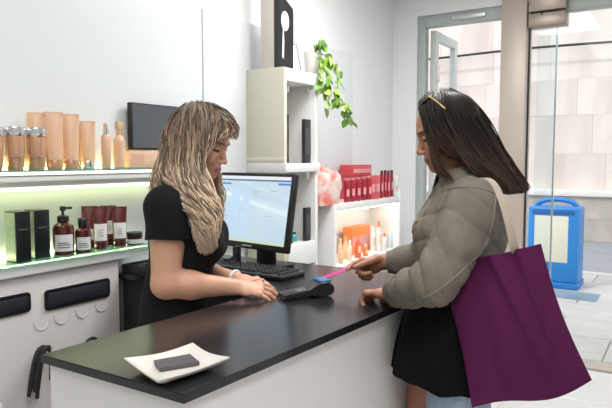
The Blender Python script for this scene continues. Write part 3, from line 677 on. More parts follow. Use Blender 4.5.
def emit(name, c, s=1.0): return mat(name, (0, 0, 0), 0.5, emit=c, estr=s)
ui('title_bar', [(0, 1, 0.05, 0.075)], emit('ui_dark', (0.12, 0.20, 0.27)))
ui('menu_bar', [(0, 1, 0.0, 0.045)], emit('ui_pale', (0.75, 0.79, 0.84)))
ui('side_buttons', [(0.0, 0.16, 0.11, 0.135), (0.84, 1.0, 0.095, 0.125)], emit('ui_blue', (0.08, 0.22, 0.62)))
ui('text_rows', [(0.0, 0.15, 0.20, 0.22), (0.50, 0.60, 0.22, 0.235), (0.50, 0.57, 0.26, 0.275), (0.74, 0.84, 0.21, 0.225), (0.52, 0.60, 0.31, 0.322), (0.70, 0.80, 0.58, 0.595), (0.3, 0.42, 0.5, 0.512), (0.1, 0.2, 0.62, 0.635)], emit('ui_grey', (0.40, 0.52, 0.60)))
ui('columns', [(0.18, 0.32, 0.18, 0.9), (0.36, 0.46, 0.18, 0.9)], emit('ui_col', (0.50, 0.67, 0.84)))
ui('task_bar', [(0, 1, 0.955, 1.0)], emit('ui_green', (0.55, 0.66, 0.50)))
MB().rbox((-0.03, 0.0015, 0.008), (0.03, 0.0042, 0.016), 0.001, 1, Ms).build('badge', mat('badge_grey', (0.35, 0.35, 0.36), 0.35, 0.5), mo)
Mz = Matrix(((xax[0], -nrm[0], 0, 0), (xax[1], -nrm[1], 0, 0), (0, 0, 1, 0), (0, 0, 0, 1)))
MB().rbox((0.02, 0.04, 0.008), (0.12, 0.065, 0.16), 0.006, 2, Mz).build('stand_neck', M_black, mo)
MB().rbox((-0.03, 0.02, 0), (0.17, 0.12, 0.012), 0.006, 2, Mz).build('stand_base', M_black, mo)
# upright black box and tray at the back of the desk
p = onz(237, 266, 1.0)
t = thing('upright_unit', 'narrow black upright unit standing on the desk below the monitor', 'unit', p)
MB().rbox((-0.012, -0.015, 0), (0.012, 0.015, 0.085), 0.003).build('unit_body', M_black, t); MB().rbox((-0.03, -0.03, 0), (0.03, 0.03, 0.006), 0.002).build('unit_foot', M_black, t)
cbm = MB()
for k in range(4):
    a = P(222 + 2 * k, 258 + 2 * k, 2.50 + 0.01 * k); b = P(236, 254 + 2 * k, 2.52); m_ = P(229, 262 + k, 2.49)
    cbm.tube([a * (1 - t) ** 2 + 2 * m_ * t * (1 - t) + b * t * t for t in np.linspace(0, 1, 9)], 0.003, 6)
tag(cbm.build('cable_bundle', M_black), 'tangle of black cables on the desk behind the keyboard', 'cables')
p = np.array([-1.80, 1.715, 1.0])
t = thing('desk_tray', 'black plastic tray of odds and ends on the desk end by the wall', 'tray', p)
tr = MB(); tr.rbox((-0.09, -0.09, 0), (0.10, 0.09, 0.006), 0.002)
tr.build('tray_base', M_black, t)
for lo, hi in (((-0.09, -0.09, 0.006), (0.10, -0.084, 0.035)), ((-0.09, 0.084, 0.006), (0.10, 0.09, 0.035)), ((-0.09, -0.084, 0.006), (-0.084, 0.084, 0.035)), ((0.094, -0.084, 0.006), (0.10, 0.084, 0.035))):
    MB().rbox(lo, hi, 0.002).build('tray_side', M_black, t)
for k in range(3): MB().rbox((-0.075 + 0.055 * k, -0.06 + 0.03 * k, 0.0065), (-0.025 + 0.055 * k, 0.02 + 0.02 * k, 0.03 + 0.008 * k), 0.006).build('tray_insert', M_matblack, t)
# ---- keyboard
kc = np.array([-1.475, 1.905, 1.0])
kt = thing('keyboard', 'black full-size keyboard on the desk in front of the monitor', 'keyboard', kc, R(-3))
kbd = MB(); kbd.rbox((-0.225, -0.078, 0), (0.225, 0.078, 0.018), 0.006, 2); kbd.build('keyboard_body', M_black, kt)
ky = MB()
for r_ in range(6):
    for c_ in range(21):
        if c_ in (15, 19) or (r_ == 0 and 4 <= c_ <= 10): continue
        x = -0.21 + c_ * 0.0201; y = -0.062 + r_ * 0.021
        ky.add([(x, y, 0.0182), (x + 0.017, y, 0.0182), (x + 0.017, y + 0.0175, 0.0182), (x, y + 0.0175, 0.0182), (x + 0.002, y + 0.002, 0.026), (x + 0.015, y + 0.002, 0.026), (x + 0.015, y + 0.0155, 0.026), (x + 0.002, y + 0.0155, 0.026)],
               [(4, 5, 6, 7), (0, 1, 5, 4), (1, 2, 6, 5), (2, 3, 7, 6), (3, 0, 4, 7)])
ky.rbox((-0.21 + 4 * 0.0201, -0.062, 0.0182), (-0.21 + 11 * 0.0201 - 0.003, -0.0445, 0.026), 0.001, 1)
tag(ky.build('keys', mat('key_black', (0.028, 0.028, 0.03), 0.4), kt, 0), kind='stuff')
# ---- card terminal
ta, tb = onz(284, 299, 1.0), onz(320, 295, 1.0)
dv = (tb - ta); tlen = 0.205; ang = math.atan2(dv[1], dv[0])
te = thing('card_terminal', 'black card payment terminal with a blue-lit top on the counter', 'terminal', (tb[0], tb[1], 1.0), ang); te.scale = (0.86, 0.86, 0.9)
M_term = mat('terminal_black', (0.022, 0.021, 0.021), 0.32, var=0.1)
prof = [(-0.165, 0.004), (-0.160, 0.018), (-0.06, 0.030), (-0.035, 0.046), (-0.01, 0.056), (0.02, 0.055), (0.038, 0.040), (0.042, 0.018), (0.03, 0.003), (-0.02, 0.0), (-0.05, 0.008), (-0.1, 0.004)]
tm = MB(); n = len(prof); segs = [(-0.036, 0.86), (-0.031, 0.97), (0, 1.0), (0.031, 0.97), (0.036, 0.86)]; vs = []; fs = []
for yy, s_ in segs:
    wide = lambda x: 1.12 if x > -0.05 else 0.95
    for x, z in prof: vs.append((x, yy * wide(x), 0.027 + (z - 0.027) * s_))
for i in range(len(segs) - 1):
    for k in range(n): fs.append((i * n + k, i * n + (k + 1) % n, (i + 1) * n + (k + 1) % n, (i + 1) * n + k))
fs.append(tuple(range(n))); fs.append(tuple(range(4 * n, 5 * n))[::-1])
tm.add(vs, fs); tm.build('terminal_body', M_term, te, 40)
def on_top(x0, x1, y0, y1, lift, name, m):
    zt0 = np.interp(x0, [-0.160, -0.06, -0.035, -0.01, 0.02], [0.018, 0.030, 0.046, 0.056, 0.055]); zt1 = np.interp(x1, [-0.160, -0.06, -0.035, -0.01, 0.02], [0.018, 0.030, 0.046, 0.056, 0.055])
    return MB().add([(x0, y0, zt0), (x1, y0, zt1), (x1, y1, zt1), (x0, y1, zt0), (x0, y0, zt0 + lift), (x1, y0, zt1 + lift), (x1, y1, zt1 + lift), (x0, y1, zt0 + lift)],
                    [(0, 3, 2, 1), (4, 5, 6, 7), (0, 1, 5, 4), (1, 2, 6, 5), (2, 3, 7, 6), (3, 0, 4, 7)]).build(name, m, te, 0)
on_top(-0.105, -0.064, -0.025, 0.025, 0.0012, 'display', mat('term_screen', (0.12, 0.13, 0.13), 0.25))
for r_ in range(3):
    for c_ in range(3): on_top(-0.152 + r_ * 0.015, -0.142 + r_ * 0.015, -0.022 + c_ * 0.016, -0.010 + c_ * 0.016, 0.002, 'key', mat('term_key', (0.07, 0.07, 0.072), 0.4))
MB().rbox((-0.018, -0.036, 0.050), (0.030, 0.032, 0.062), 0.006, 2).build('contactless_pad', mat('term_blue', (0.02, 0.15, 0.36), 0.35, emit=(0.02, 0.2, 0.5), estr=0.05), te)

# ---- open display shelf with red goods, on the left wall beyond the tower
XD = -1.75
zd = Zat(XD, Yat(335, XD, 1.18), 205); dy0, dy1 = Yat(334.5, XD, 1.15), Yat(401, XD, 1.15)
zd2 = Zat(XD, Yat(340, XD, 0.85), 266)
dsf = thing('display_shelf', 'white open display shelf filled with red and orange hair products', 'shelf', (XW, dy0, 0))
def D_(mb, nm, m=M_white, sm=30): return mb.build(nm, m, dsf, sm, (XW, dy0, 0))
D_(MB().rbox((XW, dy0 - 0.0, 0), (XD, dy0 + 0.028, zd), 0.003), 'side_panel')
D_(MB().rbox((XW, dy1 - 0.028, 0), (XD, dy1, zd + 0.06), 0.003), 'side_panel')
D_(MB().rbox((XW, dy0 + 0.028, zd - 0.04), (XD, dy1 - 0.028, zd), 0.003), 'top_board')
D_(MB().rbox((XW, dy0 + 0.028, zd2 - 0.03), (XD, dy1 - 0.028, zd2), 0.003), 'lower_board')
D_(MB().rbox((XW, dy0 + 0.028, 0.3), (XD, dy1 - 0.028, 0.33), 0.003), 'lower_board')
D_(MB().box((XW, dy0 + 0.028, 0), (XW + 0.01, dy1 - 0.028, zd - 0.04)), 'back_panel')
D_(MB().box((XD - 0.06, dy0 + 0.05, zd - 0.052), (XD - 0.035, dy1 - 0.05, zd - 0.041)), 'light_strip', mat('led_warm', (1, 0.9, 0.8), 0.5, emit=(1.0, 0.86, 0.70), estr=14))
M_red = mat('red_bottle', (0.36, 0.012, 0.03), 0.28, var=0.08); M_red2 = mat('red_carton', (0.62, 0.07, 0.085), 0.45, var=0.1, vscale=14)
M_cap = mat('dark_red_cap', (0.12, 0.012, 0.02), 0.3)
def cyl_bottle(px, wpx, ptop, z, X, label, m, capm, name='bottle', cap=0.14, grp=None, lab=None, neck=False):
    p = place(px, X, z); h = Zat(p[0], p[1], ptop) - z; r = wid(wpx, p) / 2
    t = thing(name, label, 'bottle', p, 0, grp); hb_ = h * (1 - cap)
    pr = [(r * 0.92, 0), (r, 0.003), (r, hb_ * (0.86 if neck else 0.97)), (r * (0.45 if neck else 0.9), hb_)]
    MB().lathe(pr, 18).build('bottle_body', m, t)
    rc = r * (0.5 if neck else 0.92)
    MB().lathe([(rc, hb_), (rc, h - 0.003), (rc * 0.85, h)], 16).build('cap', capm, t)
    arc_patch(MB(), r, h * 0.25, h * 0.55, -1.0, 1.0).build('printed_label', lab or mat('pink_print', (0.75, 0.35, 0.36), 0.5), t, 35, fix=False)
ords = ('leftmost', 'second', 'third', 'fourth', 'fifth')
for k in range(5):
    cyl_bottle(346.5 + k * 5.6, 5.6, 178.5 - 0.6 * k, zd, XD - 0.05, ('leftmost of the five', 'second from left of the five', 'middle one of the five', 'fourth from left of the five', 'rightmost of the five')[k] + ' stout red bottles on display shelf', M_red, mat('pale_red_cap', (0.55, 0.22, 0.22), 0.3), 'red_bottle', 0.08, 'stout red bottles')
def carton(px0, px1, ptop, z, X, dpt, label, m, name='red_carton'):
    ya, yb = Yat(px0, X, z), Yat(px1, X, z); h = Zat(X, ya, ptop) - z
    t = thing(name, label, 'box', (X, (ya + yb) / 2, z)); w = (yb - ya) / 2
    MB().rbox((-dpt, -w, 0), (0, w, h), 0.002).build('carton_body', m, t)
    MB().rbox((0.0002, -w + 0.008, h * 0.3), (0.001, w - 0.008, h * 0.65), 0.0003, 1).build('printed_label', mat('pink_print', (0.75, 0.35, 0.36), 0.5), t)
    return h
hc_ = carton(353, 371, 177, zd, XD - 0.13, 0.10, 'red carton standing behind the stout red bottles', M_red2)
Xb = XD - 0.13
carton(353, 371.5, 165, zd + hc_ + 0.001, Xb, 0.10, 'red carton stacked on top, above the stout red bottles', M_red2)
carton(371.5, 375.5, 176, zd, XD - 0.03, 0.06, 'narrow pink-red carton beside the stout red bottles', M_red2)
carton(376, 380, 175.5, zd, XD - 0.03, 0.06, 'narrow pink-red carton left of the slim red bottles', mat('red_carton_b', (0.66, 0.10, 0.10), 0.45, var=0.1))
for k in range(4):
    cyl_bottle(381.5 + k * 3.3, 3.1, 170.5 - 0.4 * (k % 2), zd, XD - 0.04 - 0.02 * (k % 2), ('leftmost of the four', 'second from left of the four', 'third from left of the four', 'rightmost of the four')[k] + ' slim red bottles with dark caps', M_red, M_cap, 'slim_red_bottle', 0.16, 'slim red bottles')
cyl_bottle(395.5, 4.2, 176, zd, XD - 0.03, 'pale blue bottle at the right end of the red row', mat('pale_blue', (0.68, 0.76, 0.80), 0.3), M_white, 'pale_bottle', 0.15)
# floral bag
fb_m = mat('floral_cloth', (0.80, 0.72, 0.68), 0.6, color2=(0.85, 0.22, 0.16), vscale=16, bump=0.3, bscale=25)
p0, p1 = Yat(323, XD, zd), Yat(343, XD - 0.0, zd)
fbag = thing('floral_bag', 'soft white and coral floral bag beside the red bottles', 'bag', (XD - 0.09, (p0 + p1) / 2 + 0.012, zd))
hb_ = Zat(XD, p0, 168) - zd; wb_ = (p1 - p0) / 2
vs = []; fs = []; NN = 24; LV = 10
for i in range(LV):
    t = i / (LV - 1)
    for k in range(NN):
        a = 2 * math.pi * k / NN; e = abs(math.cos(a)) ** 0.5 * math.copysign(1, math.cos(a)), abs(math.sin(a)) ** 0.5 * math.copysign(1, math.sin(a))
        pinch = (0.92 + 0.10 * math.sin(math.pi * t)) * (1 - 0.65 * max(0, (t - 0.78) / 0.22) ** 2)
        wob = 1 + 0.04 * math.sin(5 * a + 7 * t) + 0.03 * math.sin(9 * a - 11 * t)
        vs.append((0.085 * e[0] * pinch * wob, (wb_ + 0.01) * e[1] * pinch * wob, hb_ * t))
for i in range(LV - 1):
    for k in range(NN): fs.append((i * NN + k, i * NN + (k + 1) % NN, (i + 1) * NN + (k + 1) % NN, (i + 1) * NN + k))
fs.append(tuple(range(NN))[::-1]); fs.append(tuple(range((LV - 1) * NN, LV * NN)))
MB().add(vs, fs).build('bag_body', fb_m, fbag, 60)
MB().tube([(0.02, -0.03, hb_ - 0.004), (0.02, -0.02, hb_ + 0.008), (0.02, 0.02, hb_ + 0.008), (0.02, 0.03, hb_ - 0.004)], 0.004, 6).build('bag_handle', fb_m, fbag)
# lower tier of the display shelf
M_or = mat('orange_pack', (0.85, 0.24, 0.06), 0.4, var=0.08); M_tan = mat('tan_pack', (0.80, 0.52, 0.30), 0.4, var=0.05); M_wh = mat('white_pack', (0.82, 0.83, 0.84), 0.35)
carton(352, 370, 228, zd2, XD - 0.13, 0.07, 'orange carton at the back of the lower display tier', M_or, 'orange_carton')
low = [(340.5, 5.5, 239, -0.04, 'tan bottle at the left end of the lower display tier', M_tan, M_tan), (345.5, 4.6, 236, -0.09, 'slender tan bottle second from left on the lower tier', M_tan, M_goldcap),
       (349.8, 4.6, 240, -0.03, 'small cream bottle before the orange carton', mat('cream_pack', (0.82, 0.70, 0.55), 0.4), M_wh), (358, 6, 236, -0.05, 'orange-red bottle in front of the orange carton', mat('orange_red', (0.72, 0.12, 0.05), 0.35), M_or),
       (365.5, 5, 244, -0.04, 'short orange bottle before the right end of the orange carton', M_or, M_wh), (372.5, 5, 226, -0.10, 'tall white bottle behind, right of the orange carton', M_wh, M_wh),
       (378.5, 4.6, 221, -0.06, 'white bottle with an orange pump on the lower tier', M_wh, M_or), (384.5, 5, 233, -0.03, 'pale bottle with orange cap on the lower tier', mat('pale_grey_pack', (0.70, 0.76, 0.80), 0.35), M_or),
       (389.5, 4.2, 230, -0.06, 'pale blue bottle second from the right on the lower tier', mat('pale_blue_b', (0.55, 0.70, 0.80), 0.3), M_wh), (394.5, 4.2, 228, -0.04, 'white bottle at the right end of the lower tier', M_wh, M_tan)]
for px_, wpx, ptop, dx, lb, m_, c_ in low:
    cyl_bottle(px_, wpx, ptop, zd2, XD + dx, lb, m_, c_, 'hair_product_bottle', 0.2, None, mat('peach_print', (0.85, 0.62, 0.48), 0.5), True)
# ------------------------------------------------------------------ people: distance-field modelling
def unit(v): v = np.asarray(v, float); return v / np.linalg.norm(v)
class Field:
    BG = 0.08
    def __init__(s, lo, hi, h):
        s.lo = np.asarray(lo, float); s.h = h; s.n = np.ceil((np.asarray(hi, float) - s.lo) / h).astype(int) + 1
        s.a = np.full(s.n, s.BG, np.float32)
    def sub(s, lo, hi):
        i0 = np.clip(np.floor((np.asarray(lo) - s.lo) / s.h).astype(int), 0, s.n); i1 = np.clip(np.ceil((np.asarray(hi) - s.lo) / s.h).astype(int) + 1, 0, s.n)
        if (i1 <= i0).any(): return None, None
        sl = tuple(slice(a, b) for a, b in zip(i0, i1))
        ax = [(s.lo[k] + s.h * np.arange(i0[k], i1[k])).astype(np.float32) for k in range(3)]
        return sl, (ax[0][:, None, None], ax[1][None, :, None], ax[2][None, None, :])
    def put(s, sl, d, k, op):
        a = s.a[sl]
        if op == 'sub':
            if k > 0:
                b = -d; h = np.maximum(k - np.abs(a - b), 0) / k; s.a[sl] = np.maximum(a, b) + h * h * k * 0.25
            else: s.a[sl] = np.maximum(a, -d)
        elif k > 0:
            h = np.maximum(k - np.abs(a - d), 0) / k; s.a[sl] = np.minimum(a, d) - h * h * k * 0.25
        else: s.a[sl] = np.minimum(a, d)
    def cone(s, a, b, ra, rb, axis=None, k=0.02, op='add', flat=(False, False), grow=0.0):
        """tapered limb from a to b; ra, rb = radius or (radius along axis, radius across)"""
        a = np.asarray(a, float); b = np.asarray(b, float)
        ra = np.array([ra, ra] if np.isscalar(ra) else ra, float) + grow; rb = np.array([rb, rb] if np.isscalar(rb) else rb, float) + grow
        ab = b - a; Ln = np.linalg.norm(ab); t_ = ab / Ln
        ax = np.asarray(axis if axis is not None else ((0, 0, 1) if abs(t_[2]) < 0.8 else (1, 0, 0)), float); u = unit(ax - t_ * (ax @ t_)); w = np.cross(t_, u)
        R_ = max(ra.max(), rb.max()) + 0.012 + k
        sl, X = s.sub(np.minimum(a, b) - R_, np.maximum(a, b) + R_)
        if sl is None: return
        dx, dy, dz = X[0] - a[0], X[1] - a[1], X[2] - a[2]
        ss = dx * t_[0] + dy * t_[1] + dz * t_[2]; q1 = dx * u[0] + dy * u[1] + dz * u[2]; q2 = dx * w[0] + dy * w[1] + dz * w[2]
        tt = np.clip(ss / Ln, 0, 1); r1 = ra[0] + (rb[0] - ra[0]) * tt; r2 = ra[1] + (rb[1] - ra[1]) * tt; rm = np.minimum(r1, r2)
        over = ss - np.clip(ss, 0, Ln)
        over_r = np.where(((over < 0) & flat[0]) | ((over > 0) & flat[1]), 0, over)
        d = (np.sqrt((q1 / r1) ** 2 + (q2 / r2) ** 2 + (over_r / rm) ** 2) - 1) * rm
        if flat[0]: d = np.maximum(d, -ss)
        if flat[1]: d = np.maximum(d, ss - Ln)
        s.put(sl, d.astype(np.float32), k, op)
    def ell(s, c, r, axes=None, k=0.02, op='add', grow=0.0):
        c = np.asarray(c, float); r = np.asarray([r] * 3 if np.isscalar(r) else r, float) + grow
        A = np.asarray(axes if axes is not None else np.eye(3), float); R_ = r.max() + 0.012 + k
        sl, X = s.sub(c - R_, c + R_)
        if sl is None: return
        dx, dy, dz = X[0] - c[0], X[1] - c[1], X[2] - c[2]; q = 0
        for i in range(3): q = q + ((dx * A[i][0] + dy * A[i][1] + dz * A[i][2]) / r[i]) ** 2
        s.put(sl, ((np.sqrt(q) - 1) * r.min()).astype(np.float32), k, op)
    def plane(s, p, n, lo=None, hi=None):
        """remove everything on the n side of p (inside the given box)"""
        p = np.asarray(p, float); n = unit(n)
        sl, X = s.sub(s.lo if lo is None else lo, s.lo + s.n * s.h if hi is None else hi)
        if sl is None: return
        d = (X[0] - p[0]) * n[0] + (X[1] - p[1]) * n[1] + (X[2] - p[2]) * n[2]
        s.a[sl] = np.maximum(s.a[sl], d.astype(np.float32))
    def mesh(s):
        g = openvdb.FloatGrid(s.BG); g.copyFromArray(np.ascontiguousarray(s.a)); pts, quads = g.convertToQuads(0.0)
        return pts.astype(float) * s.h + s.lo, quads[:, ::-1]
def np_object(name, V, Q, m, parent, origin, colors=None, smooth=True, relax=0):
    V = V - np.asarray(origin)
    if relax:
        e = np.concatenate([Q[:, [i, (i + 1) % 4]] for i in range(4)]); cnt = np.bincount(e[:, 0], minlength=len(V)).astype(float) + np.bincount(e[:, 1], minlength=len(V))
        for _ in range(relax):
            acc = np.zeros_like(V)
            for c in range(3): acc[:, c] = np.bincount(e[:, 0], V[e[:, 1], c], len(V)) + np.bincount(e[:, 1], V[e[:, 0], c], len(V))
            V = V * 0.4 + 0.6 * acc / np.maximum(cnt, 1)[:, None]
    me = bpy.data.meshes.new(name); nq = len(Q)
    me.vertices.add(len(V)); me.vertices.foreach_set('co', V.astype(np.float32).ravel())
    me.loops.add(nq * 4); me.loops.foreach_set('vertex_index', Q.astype(np.int32).ravel())
    me.polygons.add(nq); me.polygons.foreach_set('loop_start', np.arange(0, nq * 4, 4, dtype=np.int32)); me.polygons.foreach_set('use_smooth', np.ones(nq, bool))
    me.update(calc_edges=True); me.validate()
    if colors is not None:
        at = me.attributes.new('Col', 'FLOAT_COLOR', 'POINT'); c4 = np.ones((len(V), 4), np.float32); c4[:, :3] = colors; at.data.foreach_set('color', c4.ravel())
    me.materials.append(m); o = bpy.data.objects.new(name, me); col.objects.link(o); o.parent = parent
    return o
def push(V, Q, fn):
    """move vertices along their normals by fn(V)"""
    a, b, c, d = (V[Q[:, i]] for i in range(4)); fnm = np.cross(c - a, d - b); N = np.zeros_like(V)
    for i in range(4):
        for k in range(3): N[:, k] += np.bincount(Q[:, i], fnm[:, k], len(V))
    N /= np.linalg.norm(N, axis=1)[:, None] + 1e-12
    return V + N * fn(V)[:, None]
def fold_fn(amp, f1=38.0, f2=23.0, seed=0, axis=(0.3, 0.2, 1.0)):
    r = np.random.default_rng(seed); ax = unit(axis); B = r.normal(size=(3, 3))
    def fn(V):
        s_ = V @ ax; w = np.sin(V @ B[0] * 9 + 1.3) * 1.6 + np.sin(V @ B[1] * 14) * 0.8
        return amp * (0.6 * np.sin(s_ * f1 + w) + 0.4 * np.sin(s_ * f2 - 1.4 * w + V @ B[2] * 12))
    return fn

def head(fd, C, f, l, u, sc=1.0, part='all'):
    p = lambda a, b, c: C + (f * a + l * b + u * c) * sc
    E = lambda c, r, k=0.015, op='add': fd.ell(p(*c), np.array(r) * sc, (f, l, u), k * sc, op)
    K = lambda a, b, ra, rb, k=0.012: fd.cone(p(*a), p(*b), ra * sc, rb * sc, None, k * sc)
    E((-0.012, 0, 0.030), (0.088, 0.071, 0.080))
    E((0.030, 0, 0.028), (0.056, 0.058, 0.062), 0.02)          # forehead
    E((0.034, 0, -0.035), (0.050, 0.052, 0.066), 0.02)         # mid face
    for s_ in (1, -1):
        K((0.0, s_ * 0.050, -0.050), (0.062, s_ * 0.014, -0.094), 0.017, 0.013, 0.025)
        E((0.058, s_ * 0.034, -0.034), (0.026, 0.022, 0.026), 0.02)   # cheek
        E((0.0, s_ * 0.072, -0.012), (0.018, 0.007, 0.030), 0.008)    # ear
    E((0.070, 0, -0.095), (0.018, 0.017, 0.016), 0.016)        # chin
    K((0.080, -0.03, 0.020), (0.080, 0.03, 0.020), 0.009, 0.009, 0.014)
    for s_ in (1, -1): E((0.094, s_ * 0.032, 0.000), (0.015, 0.017, 0.012), 0.012, 'sub')
    for s_ in (1, -1): E((0.071, s_ * 0.031, 0.0), (0.0135, 0.0145, 0.0125), 0.003)
    K((0.082, 0, 0.006), (0.102, 0, -0.033), 0.0065, 0.0085, 0.012)   # nose
    E((0.103, 0, -0.036), (0.0085, 0.0085, 0.0075), 0.006)
    for s_ in (1, -1): E((0.092, s_ * 0.0105, -0.040), (0.010, 0.006, 0.006), 0.006)
    E((0.079, 0, -0.066), (0.014, 0.026, 0.020), 0.012)        # muzzle
    K((0.0895, -0.014, -0.0625), (0.0895, 0.014, -0.0625), 0.0048, 0.0048, 0.004)
    K((0.0875, -0.012, -0.0725), (0.0875, 0.012, -0.0725), 0.0058, 0.0058, 0.004)
def head_colors(V, C, f, l, u, base, lip, brow, sc=1.0):
    q = (V - C) / sc; X, Y, Z = q @ f, q @ l, q @ u; c = np.tile(np.array(base, float), (len(V), 1))
    def mixin(mask, colr): c[:] = c * (1 - mask[:, None]) + np.array(colr) * mask[:, None]
    sm = lambda d, w: np.clip(1 - d / w, 0, 1)
    mixin(0.30 * sm(np.sqrt(((X - 0.062) / 1.5) ** 2 + (np.abs(Y) - 0.036) ** 2 + (Z + 0.036) ** 2), 0.026), (base[0] * 1.05, base[1] * 0.62, base[2] * 0.58))
    mixin(np.clip(1.6 * sm(np.sqrt((np.maximum(np.abs(Y) - 0.016, 0)) ** 2 + (np.abs(Z + 0.0675) * 0.9) ** 2), 0.0125), 0, 1) * (X > 0.07), lip)
    mixin(np.clip(2 * sm(np.sqrt(np.maximum(np.abs(Y) - 0.017, 0) ** 2 + (Z + 0.0675) ** 2), 0.003), 0, 0.8) * (X > 0.07), (lip[0] * 0.35, lip[1] * 0.3, lip[2] * 0.3))
    mixin(np.clip(2 * sm(np.sqrt(np.maximum(np.abs(np.abs(Y) - 0.034) - 0.014, 0) ** 2 + (Z - 0.0215 + 0.25 * (np.abs(Y) - 0.03) ** 2 / 0.03) ** 2), 0.006), 0, 0.85) * (X > 0.05), brow)
    mixin(np.clip(2.5 * sm(np.sqrt(np.maximum(np.abs(np.abs(Y) - 0.033) - 0.013, 0) ** 2 + (Z + 0.0055) ** 2), 0.0045), 0, 1) * (X > 0.05), (0.02, 0.012, 0.01))
    return c
def hand(fd, w, d, n, s_, sc=1.0, curl=(20, 25, 15), thumb=(0.62, 0.72, -0.25), tcurl=15, fan=0.10, curls=None):
    d = unit(d); n = unit(n - d * (np.asarray(n) @ d)); s_ = unit(np.cross(d, n)) * (1 if np.cross(d, n) @ s_ > 0 else -1)
    fd.cone(w - d * 0.02, w + d * 0.03 * sc, (0.018 * sc, 0.026 * sc), (0.016 * sc, 0.033 * sc), n, 0.012)
    fd.cone(w + d * 0.03 * sc, w + d * 0.078 * sc, (0.0155 * sc, 0.033 * sc), (0.012 * sc, 0.037 * sc), n, 0.012)
    tips = []
    for i, (off, Ln, r) in enumerate(((0.029, 0.072, 0.0088), (0.0095, 0.080, 0.009), (-0.0105, 0.074, 0.0086), (-0.029, 0.058, 0.0076))):
        cu = curls[i] if curls else curl; p = w + (d * (0.080 - 0.004 * abs(i - 1)) + s_ * off) * sc; ang = 0; base = unit(d + s_ * off / 0.03 * fan)
        fd.ell(p + n * 0.002, 0.0105 * sc, None, 0.006)
        for j, fr in enumerate((0.45, 0.31, 0.24)):
            ang += R(cu[j]); dr = base * math.cos(ang) - n * math.sin(ang); q = p + dr * Ln * fr * sc
            fd.cone(p, q, (r - 0.0006 * j) * sc, (r - 0.0006 * (j + 1)) * sc, None, 0.0035); p = q
        tips.append(p)
    p = w + (d * 0.022 + s_ * 0.024 - n * 0.004) * sc; dr = unit(d * thumb[0] + s_ * thumb[1] + n * thumb[2])
    for j, (Ln, r) in enumerate(((0.040, 0.0135), (0.032, 0.0105), (0.026, 0.009))):
        q = p + dr * Ln * sc; fd.cone(p, q, r * sc, (r - 0.0015) * sc, None, 0.007); p = q; dr = unit(dr * math.cos(R(tcurl)) + (d * 0.9 - s_ * 0.5) * math.sin(R(tcurl)))
    return tips + [p]

# ---- hair
def catmull(pts, m):
    pts = np.asarray(pts, float); n = len(pts); ext = np.vstack([2 * pts[0] - pts[1], pts, 2 * pts[-1] - pts[-2]]); out = []
    for s_ in np.linspace(0, n - 1 - 1e-6, m):
        i = int(s_); t = s_ - i; p0, p1, p2, p3 = ext[i:i + 4]
        out.append(0.5 * (2 * p1 + (p2 - p0) * t + (2 * p0 - 5 * p1 + 4 * p2 - p3) * t * t + (3 * p1 - p0 - 3 * p2 + p3) * t ** 3))
    return np.array(out)
def sheet_curve(sheet, u, m):
    s_ = u * (len(sheet) - 1); i = min(int(s_), len(sheet) - 2); t = s_ - i
    return sheet[i] * (1 - t) + sheet[i + 1] * t
def hair_mesh(name, sheets, counts, center, m_, parent, origin, rad, wave, colr, rough_len=0.08, seed=3, nseg=22, inset=0.012, calm=False):
    r = np.random.default_rng(seed); V = []; Q = []; C = []; NS = 5; base = 0
    for sheet, cnt in zip(sheets, counts):
        for k in range(cnt):
            u = r.random(); c = sheet_curve(sheet, u, nseg).copy(); lay = r.random(); t = np.linspace(0, 1, nseg)
            end = 1 - rough_len * r.random() * 1.6; c = catmull(c[: max(4, int(nseg * end))], nseg)
            inward = center - c; inward /= np.linalg.norm(inward, axis=1)[:, None]
            c += inward * (inset * lay) * (1 - 0.5 * t)[:, None] - inward * 0.004 * (1 - lay)
            tang = np.gradient(c, axis=0); tang /= np.linalg.norm(tang, axis=1)[:, None] + 1e-9
            side = np.cross(tang, inward); side /= np.linalg.norm(side, axis=1)[:, None] + 1e-9
            ph = r.random() * 6.28; fq = wave[1] * (0.8 + 0.5 * r.random()); am = wave[0] * (0.3 if sheet is sheets[-1] and name == 'hair' and len(sheet) == 4 and calm else 1.0) * (0.3 + t ** 0.7 * 1.2) * (0.6 + 0.8 * r.random())
            c += side * (am * np.sin(ph + fq * t * 6.28))[:, None] - inward * (am * 0.6 * np.cos(ph + fq * t * 6.28))[:, None]
            c += r.normal(size=3) * 0.003
            rr = rad * (0.55 + 0.8 * r.random()) * np.clip(np.minimum(0.35 + t * 4, 1.15 - t ** 2.5), 0.12, 1); tone = r.random()
            up = side; vv = np.cross(tang, up)
            for j in range(nseg):
                for a in range(NS):
                    q = 2 * math.pi * a / NS; V.append(c[j] + (up[j] * math.cos(q) * 1.35 + vv[j] * math.sin(q) * 0.8) * rr[j]); 
                C += [colr(t[j] * (0.62 if calm and sheet is sheets[-1] else 1.0), tone, c[j])] * NS
            for j in range(nseg - 1):
                for a in range(NS): Q.append((base + j * NS + a, base + j * NS + (a + 1) % NS, base + (j + 1) * NS + (a + 1) % NS, base + (j + 1) * NS + a))
            base += nseg * NS
    return np_object(name, np.array(V), np.array(Q), m_, parent, origin, np.array(C))
